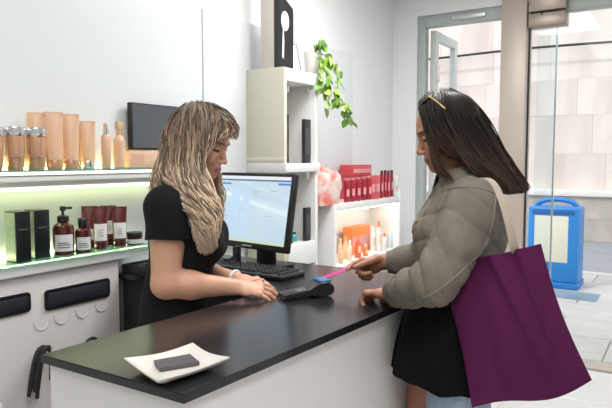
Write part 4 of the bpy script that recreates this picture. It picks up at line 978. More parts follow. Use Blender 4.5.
def hair_base(sheets, center, f, l, u, h, lo, hi, rad, cap=True, drop=0.011, capf=0.0):
    fd = Field(lo, hi, h)
    for sheet in sheets:
        for uu in np.linspace(0, 1, 4 * len(sheet)):
            c = catmull(sheet_curve(sheet, uu, 22), 12); inn = center - c; inn /= np.linalg.norm(inn, axis=1)[:, None]; c = c + inn * drop
            for j in range(11):
                ra = rad * (1 - 0.55 * (j / 11) ** 2); fd.cone(c[j], c[j + 1], ra, rad * (1 - 0.55 * ((j + 1) / 11) ** 2), None, 0.008)
    if cap:
        fd.ell(center + u * 0.034 - f * (0.022 - capf), (0.084, 0.074, 0.077), (f, l, u), 0.01)
    return fd
M_skin_a = mat('skin_light', attr='Col', rough=0.48, var=0.05, vscale=40, sss=0.12, bump=0.03, bscale=300)
M_skin_b = mat('skin_tan', attr='Col', rough=0.48, var=0.05, vscale=40, sss=0.10, bump=0.03, bscale=300)
M_hair_a = mat('hair_blonde', attr='Col', rough=0.42, spec=0.4)
M_hair_b = mat('hair_dark', attr='Col', rough=0.5, spec=0.25)
M_tee = mat('tee_black', (0.006, 0.006, 0.008), 0.9, var=0.2, vscale=30, spec=0.25)
M_denim = mat('jacket_denim', (0.165, 0.145, 0.115), 0.85, var=0.22, vscale=26, bump=0.35, bscale=260)
M_denim_seam = mat('denim_seam', (0.205, 0.182, 0.145), 0.85, var=0.2, vscale=60)
M_blackcloth = mat('black_cloth', (0.005, 0.0045, 0.005), 0.95, var=0.2, vscale=20, spec=0.15)
M_jean = mat('jean_blue', (0.33, 0.42, 0.52), 0.85, var=0.2, vscale=40, bump=0.3, bscale=250)
M_shoe = mat('shoe_white', (0.7, 0.7, 0.69), 0.5, var=0.05)

# ================================================================== the blonde woman behind the counter
D0 = 2.04
F, L, U = RT, FW0, ZU
ang = R(14); Fh = unit(RT * math.cos(ang) - FW0 * math.sin(ang)); Lh = np.cross(U, Fh)
pit = R(21); fh = Fh * math.cos(pit) - U * math.sin(pit); uh = Fh * math.sin(pit) + U * math.cos(pit)
HC = P(201, 141, D0 - 0.01)
pel, wai, che, upc = P(170, 338, D0), P(178, 288, D0), P(186, 234, D0), P(181, 207, D0)
nb = P(178, 194, D0)
rs, re_, rw = P(167, 207, 1.885), P(166, 284, 1.875), P(236, 287, 1.945)
lsh, le, lw_ = P(190, 205, 2.19), P(196, 272, 2.20), P(236, 279, 2.10)
org = np.array([pel[0], pel[1], 0.0])
def sell_torso(fd, g=0.0):
    fd.cone(pel, wai, (0.108, 0.160), (0.094, 0.128), F, 0.03, grow=g); fd.cone(wai, che, (0.094, 0.128), (0.103, 0.140), F, 0.03, grow=g)
    fd.cone(che, upc, (0.103, 0.140), (0.072, 0.125), F, 0.03, grow=g)
    for s_ in (-1, 1): fd.ell(che + F * 0.078 + L * 0.068 * s_ - U * 0.022, (0.048, 0.058, 0.062), (F, L, U), 0.045, grow=g)
    fd.cone(upc + U * 0.005, rs, 0.058, 0.054, None, 0.04, grow=g); fd.cone(upc + U * 0.005, lsh, 0.058, 0.054, None, 0.04, grow=g)
fd = Field(org + (-0.34, -0.36, -0.01), org + (0.46, 0.48, 1.64), 0.0033)
sell_torso(fd)
fd.cone(nb - U * 0.03, HC - U * 0.055 - Fh * 0.012, 0.056, 0.050, None, 0.03)
head(fd, HC, fh, Lh, uh, 1.0)
fd.cone(rs, re_, 0.058, 0.043, None, 0.02); fd.cone(re_, re_ * 0.65 + rw * 0.35, 0.043, 0.042, None, 0.02); fd.cone(re_ * 0.65 + rw * 0.35, rw, 0.042, 0.025, None, 0.02)
fd.cone(lsh, le, 0.052, 0.041, None, 0.02); fd.cone(le, le * 0.65 + lw_ * 0.35, 0.041, 0.039, None, 0.02); fd.cone(le * 0.65 + lw_ * 0.35, lw_, 0.039, 0.024, None, 0.02)
tipR = P(281, 299, 1.975); tipL = P(279, 291, 2.045)
hand(fd, rw, tipR - rw + U * 0.026, U * 0.9 - 0.45 * FW0, FW0, 1.0, (16, 20, 16), tcurl=12, fan=0.16)
hand(fd, lw_, tipL - lw_ + U * 0.022, U - 0.1 * FW0, -FW0, 0.92, (12, 16, 14), tcurl=10)
feet = []
for s_ in (-1, 1):
    hip = pel + L * 0.085 * s_ - U * 0.03; kn = np.array([hip[0], hip[1], 0.46]) + F * 0.015; an = np.array([hip[0], hip[1], 0.085]) - F * 0.02
    fd.cone(hip, kn, 0.082, 0.055, None, 0.02); fd.cone(kn, an, 0.053, 0.035, None, 0.02); fd.cone(an - U * 0.035, an - U * 0.05 + F * 0.15, 0.032, 0.026, None, 0.02)
    feet.append((hip, kn, an))
V, Q = fd.mesh(); skinA = (0.60, 0.325, 0.215)
pa = thing('person', 'woman with long wavy blonde hair in a black t-shirt standing behind the counter', 'person', org)
np_object('body', V, Q, M_skin_a, pa, org, head_colors(V, HC, fh, Lh, uh, skinA, (0.50, 0.17, 0.135), (0.20, 0.11, 0.06)), relax=1)
# t-shirt
fd = Field(org + (-0.34, -0.36, 0.76), org + (0.36, 0.42, 1.42), 0.0036)
sell_torso(fd, 0.009)
slv = rs + (re_ - rs) * 0.44; slv2 = lsh + (le - lsh) * 0.46
fd.cone(rs, slv, 0.068, 0.069, None, 0.02, flat=(False, True)); fd.cone(lsh, slv2, 0.062, 0.063, None, 0.02, flat=(False, True))
fd.ell(nb + U * 0.03 + Fh * 0.035, (0.078, 0.080, 0.055), (F, L, U), 0.006, 'sub'); fd.cone(nb - U * 0.04, HC, 0.060, 0.056, None, 0.004, 'sub')
fd.plane(pel + U * -0.02, -U)
V, Q = fd.mesh(); ff = fold_fn(0.0050, 46, 27, 5, (0.55, 0.35, 0.9))
V = push(V, Q, lambda v: ff(v) * np.clip((1.36 - v[:, 2]) / 0.1, 0.2, 1))
np_object('t_shirt', V, Q, M_tee, pa, org, relax=2)
# trousers and shoes
fd = Field(org + (-0.3, -0.3, 0.0), org + (0.36, 0.36, 0.98), 0.006)
fd.cone(pel - U * 0.03, pel * 0.4 + wai * 0.6, (0.116, 0.168), (0.102, 0.136), F, 0.02, flat=(False, True))
for hip, kn, an in feet: fd.cone(hip, kn, 0.092, 0.066, None, 0.02); fd.cone(kn, an + U * 0.02, 0.064, 0.052, None, 0.02, flat=(False, True))
V, Q = fd.mesh(); np_object('trousers', V, Q, M_blackcloth, pa, org, relax=1)
for hip, kn, an in feet:
    fd = Field(an + (-0.2, -0.2, -0.1), an + (0.25, 0.25, 0.06), 0.005)
    fd.cone(an - U * 0.03, an - U * 0.045 + F * 0.155, 0.042, 0.038, None, 0.02); fd.plane((0, 0, 0.003), -U)
    V, Q = fd.mesh(); np_object('shoe', V, Q, M_matblack, pa, org)
# bracelet on the far wrist
wd_ = unit(lw_ - le); bl = lw_ - wd_ * 0.005; a1 = unit(np.cross(wd_, U)); a2 = np.cross(a1, wd_)
MB().tube([bl + a1 * 0.029 * math.cos(a) + a2 * 0.027 * math.sin(a) for a in np.linspace(0, 2 * math.pi, 26)[:-1]], 0.0055, 8, closed=True).build('bracelet', mat('bracelet_white', (0.78, 0.76, 0.73), 0.3), pa, 60, org)
# hair
def PX(lst): return [P(*q) for q in lst]
def sheet(gs, m=22): return [catmull(PX(g), m) for g in gs]
near = sheet([[(208, 106, 2.03), (216, 110, 1.99), (222, 117, 1.965), (223, 127, 1.955), (215, 138, 1.945), (206, 151, 1.935), (202, 167, 1.925), (209, 190, 1.91), (220, 212, 1.90), (217, 232, 1.895), (212, 247, 1.90)],
              [(205, 104, 2.03), (211, 110, 1.98), (211, 122, 1.95), (205, 140, 1.93), (199, 158, 1.92), (198, 176, 1.91), (206, 196, 1.90), (215, 215, 1.895), (211, 234, 1.89), (208, 250, 1.895)],
              [(200, 103, 2.03), (202, 110, 1.97), (200, 124, 1.935), (196, 143, 1.92), (190, 163, 1.915), (190, 182, 1.90), (199, 202, 1.88), (209, 222, 1.88), (206, 240, 1.885), (205, 251, 1.89)],
              [(195, 103, 2.03), (192, 111, 1.97), (186, 126, 1.935), (181, 146, 1.92), (175, 166, 1.915), (175, 184, 1.885), (187, 204, 1.86), (200, 222, 1.865), (202, 238, 1.87), (203, 248, 1.88)],
              [(190, 104, 2.04), (182, 113, 1.985), (174, 128, 1.96), (169, 148, 1.945), (164, 168, 1.93), (166, 183, 1.89), (178, 199, 1.855), (192, 215, 1.855), (197, 230, 1.86)]])
back = sheet([[(190, 104, 2.04), (182, 113, 1.985), (174, 128, 1.96), (169, 148, 1.945), (162, 166, 1.93), (157, 180, 1.92), (160, 190, 1.91)],
              [(187, 105, 2.05), (176, 115, 2.03), (167, 130, 2.02), (163, 150, 2.01), (157, 168, 2.01), (152, 182, 2.01), (152, 194, 2.01)],
              [(188, 105, 2.06), (178, 115, 2.08), (168, 130, 2.09), (164, 150, 2.10), (158, 170, 2.10), (154, 188, 2.10)]])
far = sheet([[(205, 104, 2.05), (216, 112, 2.09), (224, 124, 2.11), (224, 142, 2.13), (219, 160, 2.14), (218, 178, 2.14), (222, 198, 2.12), (220, 216, 2.11), (216, 232, 2.10)],
             [(200, 103, 2.05), (206, 110, 2.11), (208, 126, 2.14), (207, 145, 2.15), (205, 165, 2.15), (208, 185, 2.15), (214, 205, 2.13), (213, 225, 2.12)],
             [(194, 103, 2.05), (190, 112, 2.12), (184, 128, 2.15), (180, 150, 2.15), (176, 172, 2.15), (178, 190, 2.15), (190, 205, 2.15)],
             [(188, 105, 2.06), (178, 115, 2.09), (168, 130, 2.10), (164, 150, 2.11), (158, 170, 2.12), (156, 186, 2.13)]])
fringe = sheet([[(206, 104, 2.03), (217, 107, 2.0), (227, 113, 1.98), (234, 122, 1.97), (237, 131, 1.965), (235, 138, 1.96)],
                [(207, 105, 2.04), (219, 109, 2.03), (229, 115, 2.02), (235, 124, 2.01), (237, 133, 2.01), (235, 139, 2.01)],
                [(206, 105, 2.03), (215, 108, 1.98), (223, 114, 1.96), (228, 122, 1.95), (229, 130, 1.945), (225, 136, 1.94)],
                [(207, 105, 2.03), (215, 109, 1.985), (222, 116, 1.967), (225, 125, 1.957), (221, 134, 1.95), (215, 142, 1.943)]])
def col_a(t, tone, p):
    root = np.array((0.095, 0.060, 0.038)); mid = np.array((0.25, 0.170, 0.108)); tip = np.array((0.68, 0.52, 0.37))
    s_ = np.clip(t * 1.4 - 0.22 + (tone - 0.5) * 0.8, 0, 1); c = root * (1 - s_) + mid * s_ if s_ < 0.5 else mid * (1 - (s_ - 0.5) * 2) + tip * (s_ - 0.5) * 2
    if s_ < 0.5: c = root * (1 - 2 * s_) + mid * 2 * s_
    return c * (0.6 + 0.7 * tone)
shs = [near, back, far, fringe]
hA = hair_mesh('hair', shs, (1150, 320, 360, 190), HC, M_hair_a, pa, org, 0.0021, (0.0085, 3.4), col_a, nseg=30, calm=True)
fdh = hair_base([near, back, far], HC, fh, Lh, uh, 0.005, HC + (-0.25, -0.25, -0.42), HC + (0.25, 0.25, 0.2), 0.012)
V, Q = fdh.mesh(); cc_ = np.array([(0.20, 0.13, 0.08)] * len(V)); np_object('hair_mass', V, Q, M_hair_a, pa, org, cc_, relax=2)

# ================================================================== the dark-haired customer
D1 = 1.87
F, L = -RT, -FW0
ang = R(2); Fh = unit(-RT * math.cos(ang) + FW0 * math.sin(ang)); Lh = np.cross(U, Fh)
pit = R(19); fh = Fh * math.cos(pit) - U * math.sin(pit); uh = Fh * math.sin(pit) + U * math.cos(pit)
HC = P(447, 131, D1)
pel, wai, che, upc = P(449, 342, D1), P(453, 292, D1), P(459, 234, D1), P(464, 205, D1)
nb = P(462, 190, D1)
ls_, le2, lw2 = P(474, 209, 1.715), P(436, 281, 1.645), P(391, 294, 1.85)
rs2, re2, rw2 = P(452, 207, 2.02), P(420, 260, 2.10), P(384, 262, 2.12)
org = np.array([pel[0], pel[1], 0.0])
pb = thing('person', 'dark-haired woman in a grey-green denim jacket paying at the counter', 'person', org)
fd = Field(org + (-0.46, -0.42, -0.01), org + (0.34, 0.40, 1.66), 0.0033)
fd.cone(pel, wai, (0.105, 0.155), (0.090, 0.122), F, 0.03); fd.cone(wai, che, (0.090, 0.122), (0.092, 0.130), F, 0.03); fd.cone(che, upc, (0.092, 0.130), (0.070, 0.122), F, 0.03)
for s_ in (-1, 1): fd.ell(che + F * 0.058 + L * 0.060 * s_ - U * 0.02, 0.044, None, 0.03)
fd.cone(upc, ls_, 0.054, 0.050, None, 0.04); fd.cone(upc, rs2, 0.054, 0.050, None, 0.04)
fd.cone(nb - U * 0.03, HC - U * 0.055 - Fh * 0.012, 0.054, 0.048, None, 0.03)
head(fd, HC, fh, Lh, uh, 0.98)
for a, b, c in ((ls_, le2, lw2), (rs2, re2, rw2)):
    fd.cone(a, b, 0.048, 0.039, None, 0.02); fd.cone(b, c, 0.039, 0.025, None, 0.02)
hand(fd, lw2, P(364, 297, 1.93) - lw2 + U * 0.012, U + 0.25 * FW0, FW0, 1.02, curls=((30, 62, 42), (36, 64, 44), (40, 66, 44), (44, 66, 44)), thumb=(0.8, 0.35, -0.45), tcurl=20)
tips = hand(fd, rw2, P(346, 271, 2.10) - rw2, FW0 * 0.85 + U * 0.5, U, 1.04, curls=((14, 22, 14), (55, 80, 50), (62, 82, 50), (66, 82, 50)), thumb=(0.95, 0.20, -0.35), tcurl=4)
feet = []
for s_ in (-1, 1):
    hip = pel + L * 0.085 * s_ - U * 0.03 + F * (0.02 if s_ < 0 else -0.01); kn = np.array([hip[0], hip[1], 0.46]) + F * (0.05 if s_ < 0 else 0.0); an = np.array([kn[0], kn[1], 0.085]) - F * 0.02
    fd.cone(hip, kn, 0.080, 0.054, None, 0.02); fd.cone(kn, an, 0.052, 0.034, None, 0.02); fd.cone(an - U * 0.035, an - U * 0.05 + F * 0.15, 0.030, 0.025, None, 0.02)
    feet.append((hip, kn, an))
V, Q = fd.mesh(); skinB = (0.40, 0.185, 0.110)
np_object('body', V, Q, M_skin_b, pb, org, head_colors(V, HC, fh, Lh, uh, skinB, (0.34, 0.09, 0.075), (0.03, 0.018, 0.012), 0.98), relax=1)
# jacket
fd = Field(org + (-0.44, -0.42, 0.92), org + (0.36, 0.40, 1.46), 0.0036)
hem = pel * 0.30 + wai * 0.70
fd.cone(hem, che, (0.118, 0.148), (0.130, 0.158), F, 0.03, flat=(True, False)); fd.cone(che, upc + U * 0.01, (0.130, 0.158), (0.092, 0.135), F, 0.04)
fd.ell(upc - F * 0.05 - U * 0.03, (0.07, 0.13, 0.08), (F, L, U), 0.04)
fd.cone(upc + U * 0.012, ls_ + U * 0.004, 0.066, 0.068, None, 0.05); fd.cone(upc + U * 0.012, rs2, 0.066, 0.066, None, 0.05)
for a, b, c in ((ls_, le2, lw2), (rs2, re2, rw2)):
    e = b + (c - b) * 0.90
    near_ = a is ls_; fd.cone(a, b, 0.080 if near_ else 0.07, 0.062 if near_ else 0.054, None, 0.03); fd.cone(b, b * 0.45 + e * 0.55, 0.062 if near_ else 0.054, 0.054 if near_ else 0.049, None, 0.02); fd.cone(b * 0.45 + e * 0.55, e, 0.054 if near_ else 0.047, 0.040 if near_ else 0.034, None, 0.02, flat=(False, True))
nk = unit(HC - nb + U * 0.05)
fd.cone(nb - U * 0.030, nb + nk * 0.030, (0.074, 0.072), (0.074, 0.070), F, 0.012, flat=(False, True))
fd.cone(nb - U * 0.01, nb + nk * 0.09, 0.060, 0.064, None, 0.003, 'sub')
fd.ell(nb + Fh * 0.075 + U * 0.02, (0.05, 0.03, 0.06), (F, L, U), 0.01, 'sub')
for b, c in ((le2, lw2), (re2, rw2)):
    e = b + (c - b) * 0.90; dd = unit(c - b); fd.cone(e - dd * 0.02, e + dd * 0.03, 0.029, 0.030, None, 0.0, 'sub')
V, Q = fd.mesh(); f1 = fold_fn(0.0042, 40, 24, 11, (0.4, 0.5, 0.8)); f2 = fold_fn(0.003, 95, 60, 4, (0.7, -0.3, 0.6))
elb = le2; arm_d = unit(lw2 - ls_); pit_p = che + L * 0.13 + F * 0.02
def creases(v):
    s1 = v @ unit(arm_d + 0.5 * U); wob = np.sin(v @ np.array([13.0, 7, 5])) * 0.9 + np.sin(v @ np.array([-6.0, 17, 9])) * 0.6
    rid = (1 - np.abs(np.sin(s1 * 62 + wob * 1.6))) ** 3 - 0.25; rid2 = (1 - np.abs(np.sin(v @ unit(U - 0.6 * F) * 44 + wob * 1.3))) ** 3 - 0.25
    return 0.007 * rid * np.exp(-((v - elb) ** 2).sum(1) / 0.012) + 0.007 * rid2 * np.exp(-((v - pit_p) ** 2).sum(1) / 0.03) + 0.006 * rid * np.exp(-((v - lw2) ** 2).sum(1) / 0.008)
V = push(V, Q, lambda v: f1(v) * (0.5 + 0.8 * np.exp(-((v - elb) ** 2).sum(1) / 0.015)) + f2(v) + creases(v))
np_object('denim_jacket', V, Q, M_denim, pb, org, relax=1)
from mathutils.bvhtree import BVHTree
bvh = BVHTree.FromPolygons([tuple(p) for p in V], [tuple(int(i) for i in q) for q in Q])
def seam_on(pxs, r_, name='seam', m_=None, n_=26):
    out = []
    for q in catmull([np.array([a, b, 0.0]) for a, b in pxs], n_):
        hit = bvh.ray_cast(Vector(CAM), Vector(unit(ray(q[0], q[1]))))
        if hit[0] is not None: out.append(np.array(hit[0]) + np.array(hit[1]) * (0.0004 if hit[1].dot(Vector(ray(q[0], q[1]))) < 0 else -0.0004))
    if len(out) > 3: MB().tube(out, r_, 6).build(name, m_ or M_denim_seam, pb, 60, org)
seam_on([(496, 192), (495, 205), (492, 225), (485, 246)], 0.0026)
seam_on([(438, 192), (429, 206), (421, 222), (416, 240)], 0.0022)
seam_on([(432, 192), (423, 206), (415, 222), (411, 238)], 0.0022)
seam_on([(447, 189), (462, 187), (480, 188), (494, 193)], 0.0022)
seam_on([(478, 255), (455, 277), (432, 294), (406, 304)], 0.0022)
for q in ((426, 204), (417, 221), (412, 236)):
    hit = bvh.ray_cast(Vector(CAM), Vector(unit(ray(*q))))
    if hit[0] is not None:
        nn = hit[1] if hit[1].dot(Vector(ray(*q))) < 0 else -hit[1]
        MB().lathe([(0.0075, 0), (0.0075, 0.0025), (0.005, 0.0035)], 12, M=Matrix.Translation(hit[0]) @ nn.to_track_quat('Z', 'Y').to_matrix().to_4x4()).build('button', mat('brass_button', (0.35, 0.26, 0.15), 0.35, 0.8), pb, 40, org)
# collar
fd = Field(nb + (-0.16, -0.16, -0.10), nb + (0.16, 0.16, 0.14), 0.0032)
ca0, ca1 = nb + nk * 0.074, nb + U * 0.014 - F * 0.006
fd.cone(ca0, ca1, (0.072, 0.070), (0.112, 0.110), F, 0.0, flat=(True, True)); fd.cone(ca0 + nk * 0.01, ca1 - U * 0.01, (0.063, 0.061), (0.102, 0.098), F, 0.0, 'sub')
fd.ell(nb + Fh * 0.10, (0.07, 0.035, 0.09), (F, L, U), 0.01, 'sub')
Vc, Qc = fd.mesh(); np_object('collar', Vc, Qc, M_denim, pb, org, relax=1)
# cuffs, seams and buttons
for b, c, rc in ((le2, lw2, 0.043), (re2, rw2, 0.037)):
    e = b + (c - b) * 0.90; dd = unit(c - b); a1 = unit(np.cross(dd, U)); a2 = np.cross(a1, dd)
    q = MB(); rings = []
    for off, rr in ((-0.05, rc + 0.007), (-0.048, rc + 0.010), (-0.002, rc + 0.002), (0.002, rc - 0.001), (0.002, rc - 0.006), (-0.03, rc - 0.004)):
        rings.append([e + dd * off + (a1 * math.cos(a) + a2 * math.sin(a)) * rr * (1 + 0.03 * math.sin(3 * a)) for a in np.linspace(0, 2 * math.pi, 29)[:-1]])
    vs = [p for r_ in rings for p in r_]; fs = [(i * 28 + k, i * 28 + (k + 1) % 28, (i + 1) * 28 + (k + 1) % 28, (i + 1) * 28 + k) for i in range(5) for k in range(28)]
    q.add(vs, fs).build('cuff', M_denim, pb, 50, org)
    MB().lathe([(0.006, 0), (0.006, 0.002), (0.004, 0.003)], 10, M=Matrix.Translation(Vector(e - dd * 0.022 + a1 * (rc + 0.004))) @ Vector(a1).to_track_quat('Z', 'Y').to_matrix().to_4x4()).build('button', mat('brass_button', (0.35, 0.26, 0.15), 0.35, 0.8), pb, 40, org)
# long black top below the jacket
fd = Field(org + (-0.30, -0.30, 0.70), org + (0.30, 0.30, 1.16), 0.004)
hz = 0.785; hc0 = np.array([pel[0], pel[1], hz]) + F * 0.020; tpz = hem + U * 0.06
fd.cone(tpz, hc0, (0.120, 0.170), (0.160, 0.200), F, 0.01, flat=(False, True))
V, Q = fd.mesh(); f3 = fold_fn(0.006, 2, 3, 21, (0, 0, 1)); cxy = hc0
def skirt(v):
    a = np.arctan2(v[:, 1] - cxy[1], v[:, 0] - cxy[0]); dn = np.clip((1.05 - v[:, 2]) / 0.25, 0, 1)
    return dn * np.clip((v[:, 2] - hz) / 0.006, 0, 1) * (0.004 * np.sin(a * 7 + 1) + 0.003 * np.sin(a * 12 + v[:, 2] * 9))
V = push(V, Q, skirt); np_object('black_top', V, Q, M_blackcloth, pb, org, relax=2)
# denim shorts
fd = Field(org + (-0.30, -0.30, 0.60), org + (0.30, 0.30, 1.0), 0.004)
fd.cone(pel - U * 0.03, pel + U * 0.06, (0.112, 0.155), (0.100, 0.14), F, 0.02)
for i, (hip, kn, an) in enumerate(feet):
    d_ = unit(kn - hip); fd.cone(hip, hip + d_ * (0.145 if i else 0.10), 0.086, 0.094, None, 0.02, flat=(False, True))
V, Q = fd.mesh(); np_object('denim_shorts', V, Q, M_jean, pb, org, relax=1)
for hip, kn, an in feet:
    fd = Field(an + (-0.25, -0.25, -0.1), an + (0.2, 0.2, 0.06), 0.005)
    fd.cone(an - U * 0.03, an - U * 0.045 + F * 0.155, 0.044, 0.038, None, 0.02); fd.plane((0, 0, 0.003), -U)
    V, Q = fd.mesh(); np_object('shoe', V, Q, M_shoe, pb, org)
# hair
front = sheet([[(424, 97, 1.88), (419, 104, 1.85), (423, 119, 1.825), (430, 141, 1.81), (434, 158, 1.80), (439, 172, 1.79), (447, 182, 1.775)],
               [(432, 93, 1.87), (428, 104, 1.82), (431, 122, 1.80), (435, 144, 1.795), (439, 161, 1.79), (447, 174, 1.78), (459, 184, 1.76)]])
side = sheet([[(432, 93, 1.87), (427, 104, 1.82), (430, 122, 1.80), (434, 136, 1.795), (440, 149, 1.79), (450, 160, 1.785)],
              [(438, 92, 1.87), (438, 104, 1.80), (440, 122, 1.785), (445, 138, 1.78), (453, 152, 1.78), (467, 165, 1.77)],
              [(440, 92, 1.87), (443, 104, 1.80), (449, 124, 1.785), (457, 143, 1.78), (468, 158, 1.77), (481, 171, 1.765)]])
backs = sheet([[(438, 92, 1.87), (441, 104, 1.80), (446, 124, 1.785), (454, 145, 1.775), (467, 163, 1.76), (483, 179, 1.75), (499, 195, 1.755)],
               [(444, 91, 1.87), (454, 102, 1.81), (464, 122, 1.795), (477, 145, 1.79), (492, 165, 1.78), (505, 182, 1.78), (514, 197, 1.785)],
               [(450, 91, 1.88), (465, 101, 1.84), (480, 121, 1.83), (494, 145, 1.83), (508, 167, 1.84), (520, 183, 1.84), (526, 195, 1.85)],
               [(451, 91, 1.89), (471, 102, 1.89), (487, 122, 1.89), (500, 145, 1.90), (514, 167, 1.90), (525, 182, 1.90), (531, 191, 1.90)],
               [(448, 91, 1.90), (466, 102, 1.95), (482, 122, 1.96), (496, 146, 1.97), (510, 168, 1.97), (520, 184, 1.97)]])
fars = sheet([[(428, 95, 1.89), (421, 103, 1.92), (424, 118, 1.945), (431, 140, 1.955), (437, 160, 1.96), (445, 175, 1.97)],
              [(438, 92, 1.89), (438, 104, 1.95), (444, 124, 1.965), (456, 150, 1.97), (470, 172, 1.97), (485, 188, 1.97)],
              [(448, 91, 1.90), (466, 102, 1.95), (482, 122, 1.96), (496, 146, 1.97), (510, 168, 1.97)]])
def col_b(t, tone, p):
    a = np.array((0.011, 0.0075, 0.006)); b = np.array((0.070, 0.032, 0.018)); s_ = np.clip((t - 0.45) * 1.6, 0, 1) * (0.5 + 0.7 * tone)
    return (a * (1 - s_) + b * s_) * (0.7 + 0.7 * tone)
shs = [front, side, backs, fars]
hair_mesh('hair', shs, (240, 300, 900, 180), HC, M_hair_b, pb, org, 0.0022, (0.0040, 1.3), col_b, seed=9, rough_len=0.16)
fdh = hair_base(shs[1:], HC, fh, Lh, uh, 0.005, HC + (-0.25, -0.25, -0.32), HC + (0.38, 0.38, 0.2), 0.012, capf=-0.004)
V, Q = fdh.mesh(); np_object('hair_mass', V, Q, M_hair_b, pb, org, np.array([(0.012, 0.008, 0.0065)] * len(V)), relax=2)
# sunglasses pushed up into the hair
sg = thing('sunglasses', 'gold-rimmed sunglasses pushed up on the dark-haired woman\'s head', 'sunglasses', P(430, 96, 1.80))
so_ = P(430, 96, 1.80)
M_gold = mat('gold_wire', (0.75, 0.55, 0.25), 0.3, 0.9)
a0, a1_ = P(429, 96, 1.785), P(445, 108.5, 1.765)
MB().tube([a0, (a0 + a1_) / 2 + U * 0.001 - FW0 * 0.003, a1_], 0.0022, 8).build('temple_arm', M_gold, sg, 50, so_)
b0, b1_ = P(425, 96, 1.985), P(442, 107, 1.985)
MB().tube([b0, (b0 + b1_) / 2, b1_], 0.0022, 8).build('temple_arm', M_gold, sg, 50, so_)
for s_ in (0.28, 0.72):
    c = a0 * (1 - s_) + b0 * s_ - U * 0.010 + Fh * 0.006; e1 = unit(b0 - a0); e2 = unit(np.cross(e1, Fh * 0.6 + U * 0.8))
    MB().tube([c + e1 * 0.028 * math.cos(a) + e2 * 0.024 * math.sin(a) for a in np.linspace(0, 2 * math.pi, 25)[:-1]], 0.0012, 6, closed=True).build('rim', mat('rim_brown', (0.10, 0.06, 0.03), 0.3), sg, 50, so_)
    nn_ = np.cross(e1, e2)
    pts = [c + e1 * 0.027 * math.cos(a) + e2 * 0.023 * math.sin(a) for a in np.linspace(0, 2 * math.pi, 25)[:-1]]
    MB().add(pts + [p + nn_ * 0.0015 for p in pts], [tuple(range(24))[::-1], tuple(range(24, 48))] + [(k, (k + 1) % 24, 24 + (k + 1) % 24, 24 + k) for k in range(24)]).build('lens', mat('lens_dark', (0.02, 0.015, 0.01), 0.1), sg, 30, so_)
# magenta card in the hand
ca, cb_ = P(319, 279.5, 2.045), P(349, 268, 2.10)
dl = unit(cb_ - ca); sd = unit(np.cross(dl, U)); nn_ = np.cross(sd, dl); vw = unit((ca + cb_) / 2 - CAM); sd = unit(vw - dl * (vw @ dl)); nn_ = np.cross(sd, dl); nn_ = nn_ if nn_[2] > 0 else -nn_; nn_ = nn_ * math.cos(R(12)) - sd * math.sin(R(12)); sd = np.cross(nn_, dl)
cd_ = thing('payment_card', 'magenta payment card held out over the card terminal', 'card', ca)
Mc = Matrix(((dl[0], sd[0], nn_[0], 0), (dl[1], sd[1], nn_[1], 0), (dl[2], sd[2], nn_[2], 0), (0, 0, 0, 1)))
ln_ = float(np.linalg.norm(cb_ - ca)) + 0.008
MB().rbox((0, -0.027, -0.0012), (ln_, 0.027, 0.0012), 0.001, 1, Mc).build('card_body', mat('card_magenta', (0.50, 0.02, 0.22), 0.35), cd_)
MB().rbox((0.012, -0.012, 0.00125), (0.022, 0.0, 0.0017), 0.0003, 1, Mc).build('card_chip', M_gold, cd_)

# ------------------------------------------------------------------ tote bag
M_tote = mat('tote_purple', (0.085, 0.010, 0.056), 0.9, var=0.12, vscale=5, bump=0.25, bscale=300, spec=0.2)
TLb, TRb, BRb, BLb = P(436, 262, 1.735), P(541, 243.5, 1.615), P(592, 380, 1.565), P(472, 408, 1.625)
borg = P(535, 395, 1.62)
tb_ = thing('tote_bag', 'large plum purple cloth tote bag hanging from the customer\'s shoulder', 'bag', borg)
nu, nv = 44, 44; nrm_b = unit(np.cross(TRb - TLb, BLb - TLb)); nrm_b = nrm_b if nrm_b @ FW0 < 0 else -nrm_b
fr_ = []; bk_ = []
for j in range(nv + 1):
    v = j / nv
    for i in range(nu + 1):
        u_ = i / nu
        p = (TLb * (1 - u_) + TRb * u_) * (1 - v) + (BLb * (1 - u_) + BRb * u_) * v
        sag = 0.016 * math.sin(math.pi * u_) * v ** 3 - 0.012 * math.sin(math.pi * u_ * 2.0) * v * v
        edge = 0.012 * math.sin(math.pi * v * 1.0) * (1 if u_ > 0.5 else -1) * abs(2 * u_ - 1) ** 2
        side_v = unit(TRb - TLb)
        p = p - U * sag - side_v * edge + U * (-0.010 * math.sin(math.pi * u_) * (1 - v) ** 3)
        bulge = (0.35 + 0.65 * min(1, v * 2.5)) * (math.sin(math.pi * min(1, max(0, u_))) ** 0.6) * (0.010 + 0.026 * math.sin(math.pi * min(1, v * 0.92 + 0.04)) ** 0.7)
        dg = (u_ - 0.72) + (v - 0.15) * 0.15
        fold = 0.010 * math.exp(-((u_ - 0.55 - 0.22 * v) / 0.055) ** 2) * (1 - v) ** 0.5 + 0.007 * math.exp(-((u_ - 0.80 - 0.05 * v) / 0.04) ** 2) * (1 - 0.5 * v) - 0.006 * math.exp(-((u_ - 0.35 + 0.1 * v) / 0.07) ** 2) * v + 0.006 * math.exp(-((u_ + v * 0.8 - 1.35) / 0.05) ** 2) + 0.005 * math.sin(u_ * 9 + v * 5) * v
        e_ = min(1, 6 * min(u_, 1 - u_, 1 - v + 0.0))
        fr_.append(p + nrm_b * (bulge + 1.9 * fold * max(0, e_))); bk_.append(p - nrm_b * bulge)
vs = fr_ + bk_; n1 = (nu + 1) * (nv + 1); fs = []
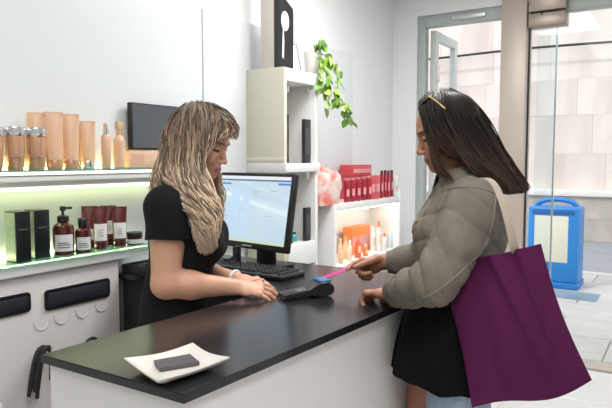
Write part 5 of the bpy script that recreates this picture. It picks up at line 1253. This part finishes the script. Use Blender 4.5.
for j in range(nv):
    for i in range(nu):
        a = j * (nu + 1) + i; fs.append((a, a + 1, a + nu + 2, a + nu + 1)); fs.append((n1 + a, n1 + a + nu + 1, n1 + a + nu + 2, n1 + a + 1))
for i in range(nu): a = nv * (nu + 1) + i; fs.append((a, a + 1, n1 + a + 1, n1 + a))
for j in range(nv):
    a = j * (nu + 1); fs.append((a, a + nu + 1, n1 + a + nu + 1, n1 + a)); a += nu; fs.append((a, n1 + a, n1 + a + nu + 1, a + nu + 1))
MB().add(vs, fs).build('bag_body', M_tote, tb_, 70, borg)
M_strap = mat('strap_cotton', (0.44, 0.365, 0.285), 0.85, var=0.1, vscale=80, bump=0.2, bscale=200)
def ribbon(name, pts, wdt, wid_dir):
    c = catmull(pts, 30); vs = []; fs = []
    for k in range(30):
        t = unit(c[min(k + 1, 29)] - c[max(k - 1, 0)]); w_ = np.asarray(wid_dir[0]) * (1 - k / 29) + np.asarray(wid_dir[1]) * (k / 29); w_ = unit(w_ - t * (w_ @ t)); n_ = np.cross(t, w_)
        for sx, sn in ((-1, -1), (1, -1), (1, 1), (-1, 1)): vs.append(c[k] + w_ * wdt / 2 * sx + n_ * 0.0014 * sn)
    for k in range(29):
        for q in range(4): fs.append((k * 4 + q, k * 4 + (q + 1) % 4, (k + 1) * 4 + (q + 1) % 4, (k + 1) * 4 + q))
    fs += [(0, 1, 2, 3), (116, 119, 118, 117)]
    MB().add(vs, fs).build(name, M_strap, tb_, 50, borg)
top_s = P(484, 178, 1.715)
ribbon('strap', [P(516, 254, 1.642), P(513, 244, 1.625), P(507, 218, 1.628), P(499, 194, 1.66), P(491, 181, 1.69), P(480, 178.5, 1.73), P(470, 186, 1.79)], 0.020, (RT, RT * 0.8 + FW0 * 0.2))
ribbon('strap', [P(517, 254, 1.675), P(514, 244, 1.67), P(508, 218, 1.675), P(500, 195, 1.69), P(492, 182, 1.715), P(481, 180, 1.75), P(471, 188, 1.80)], 0.019, (RT, RT * 0.8 + FW0 * 0.2))
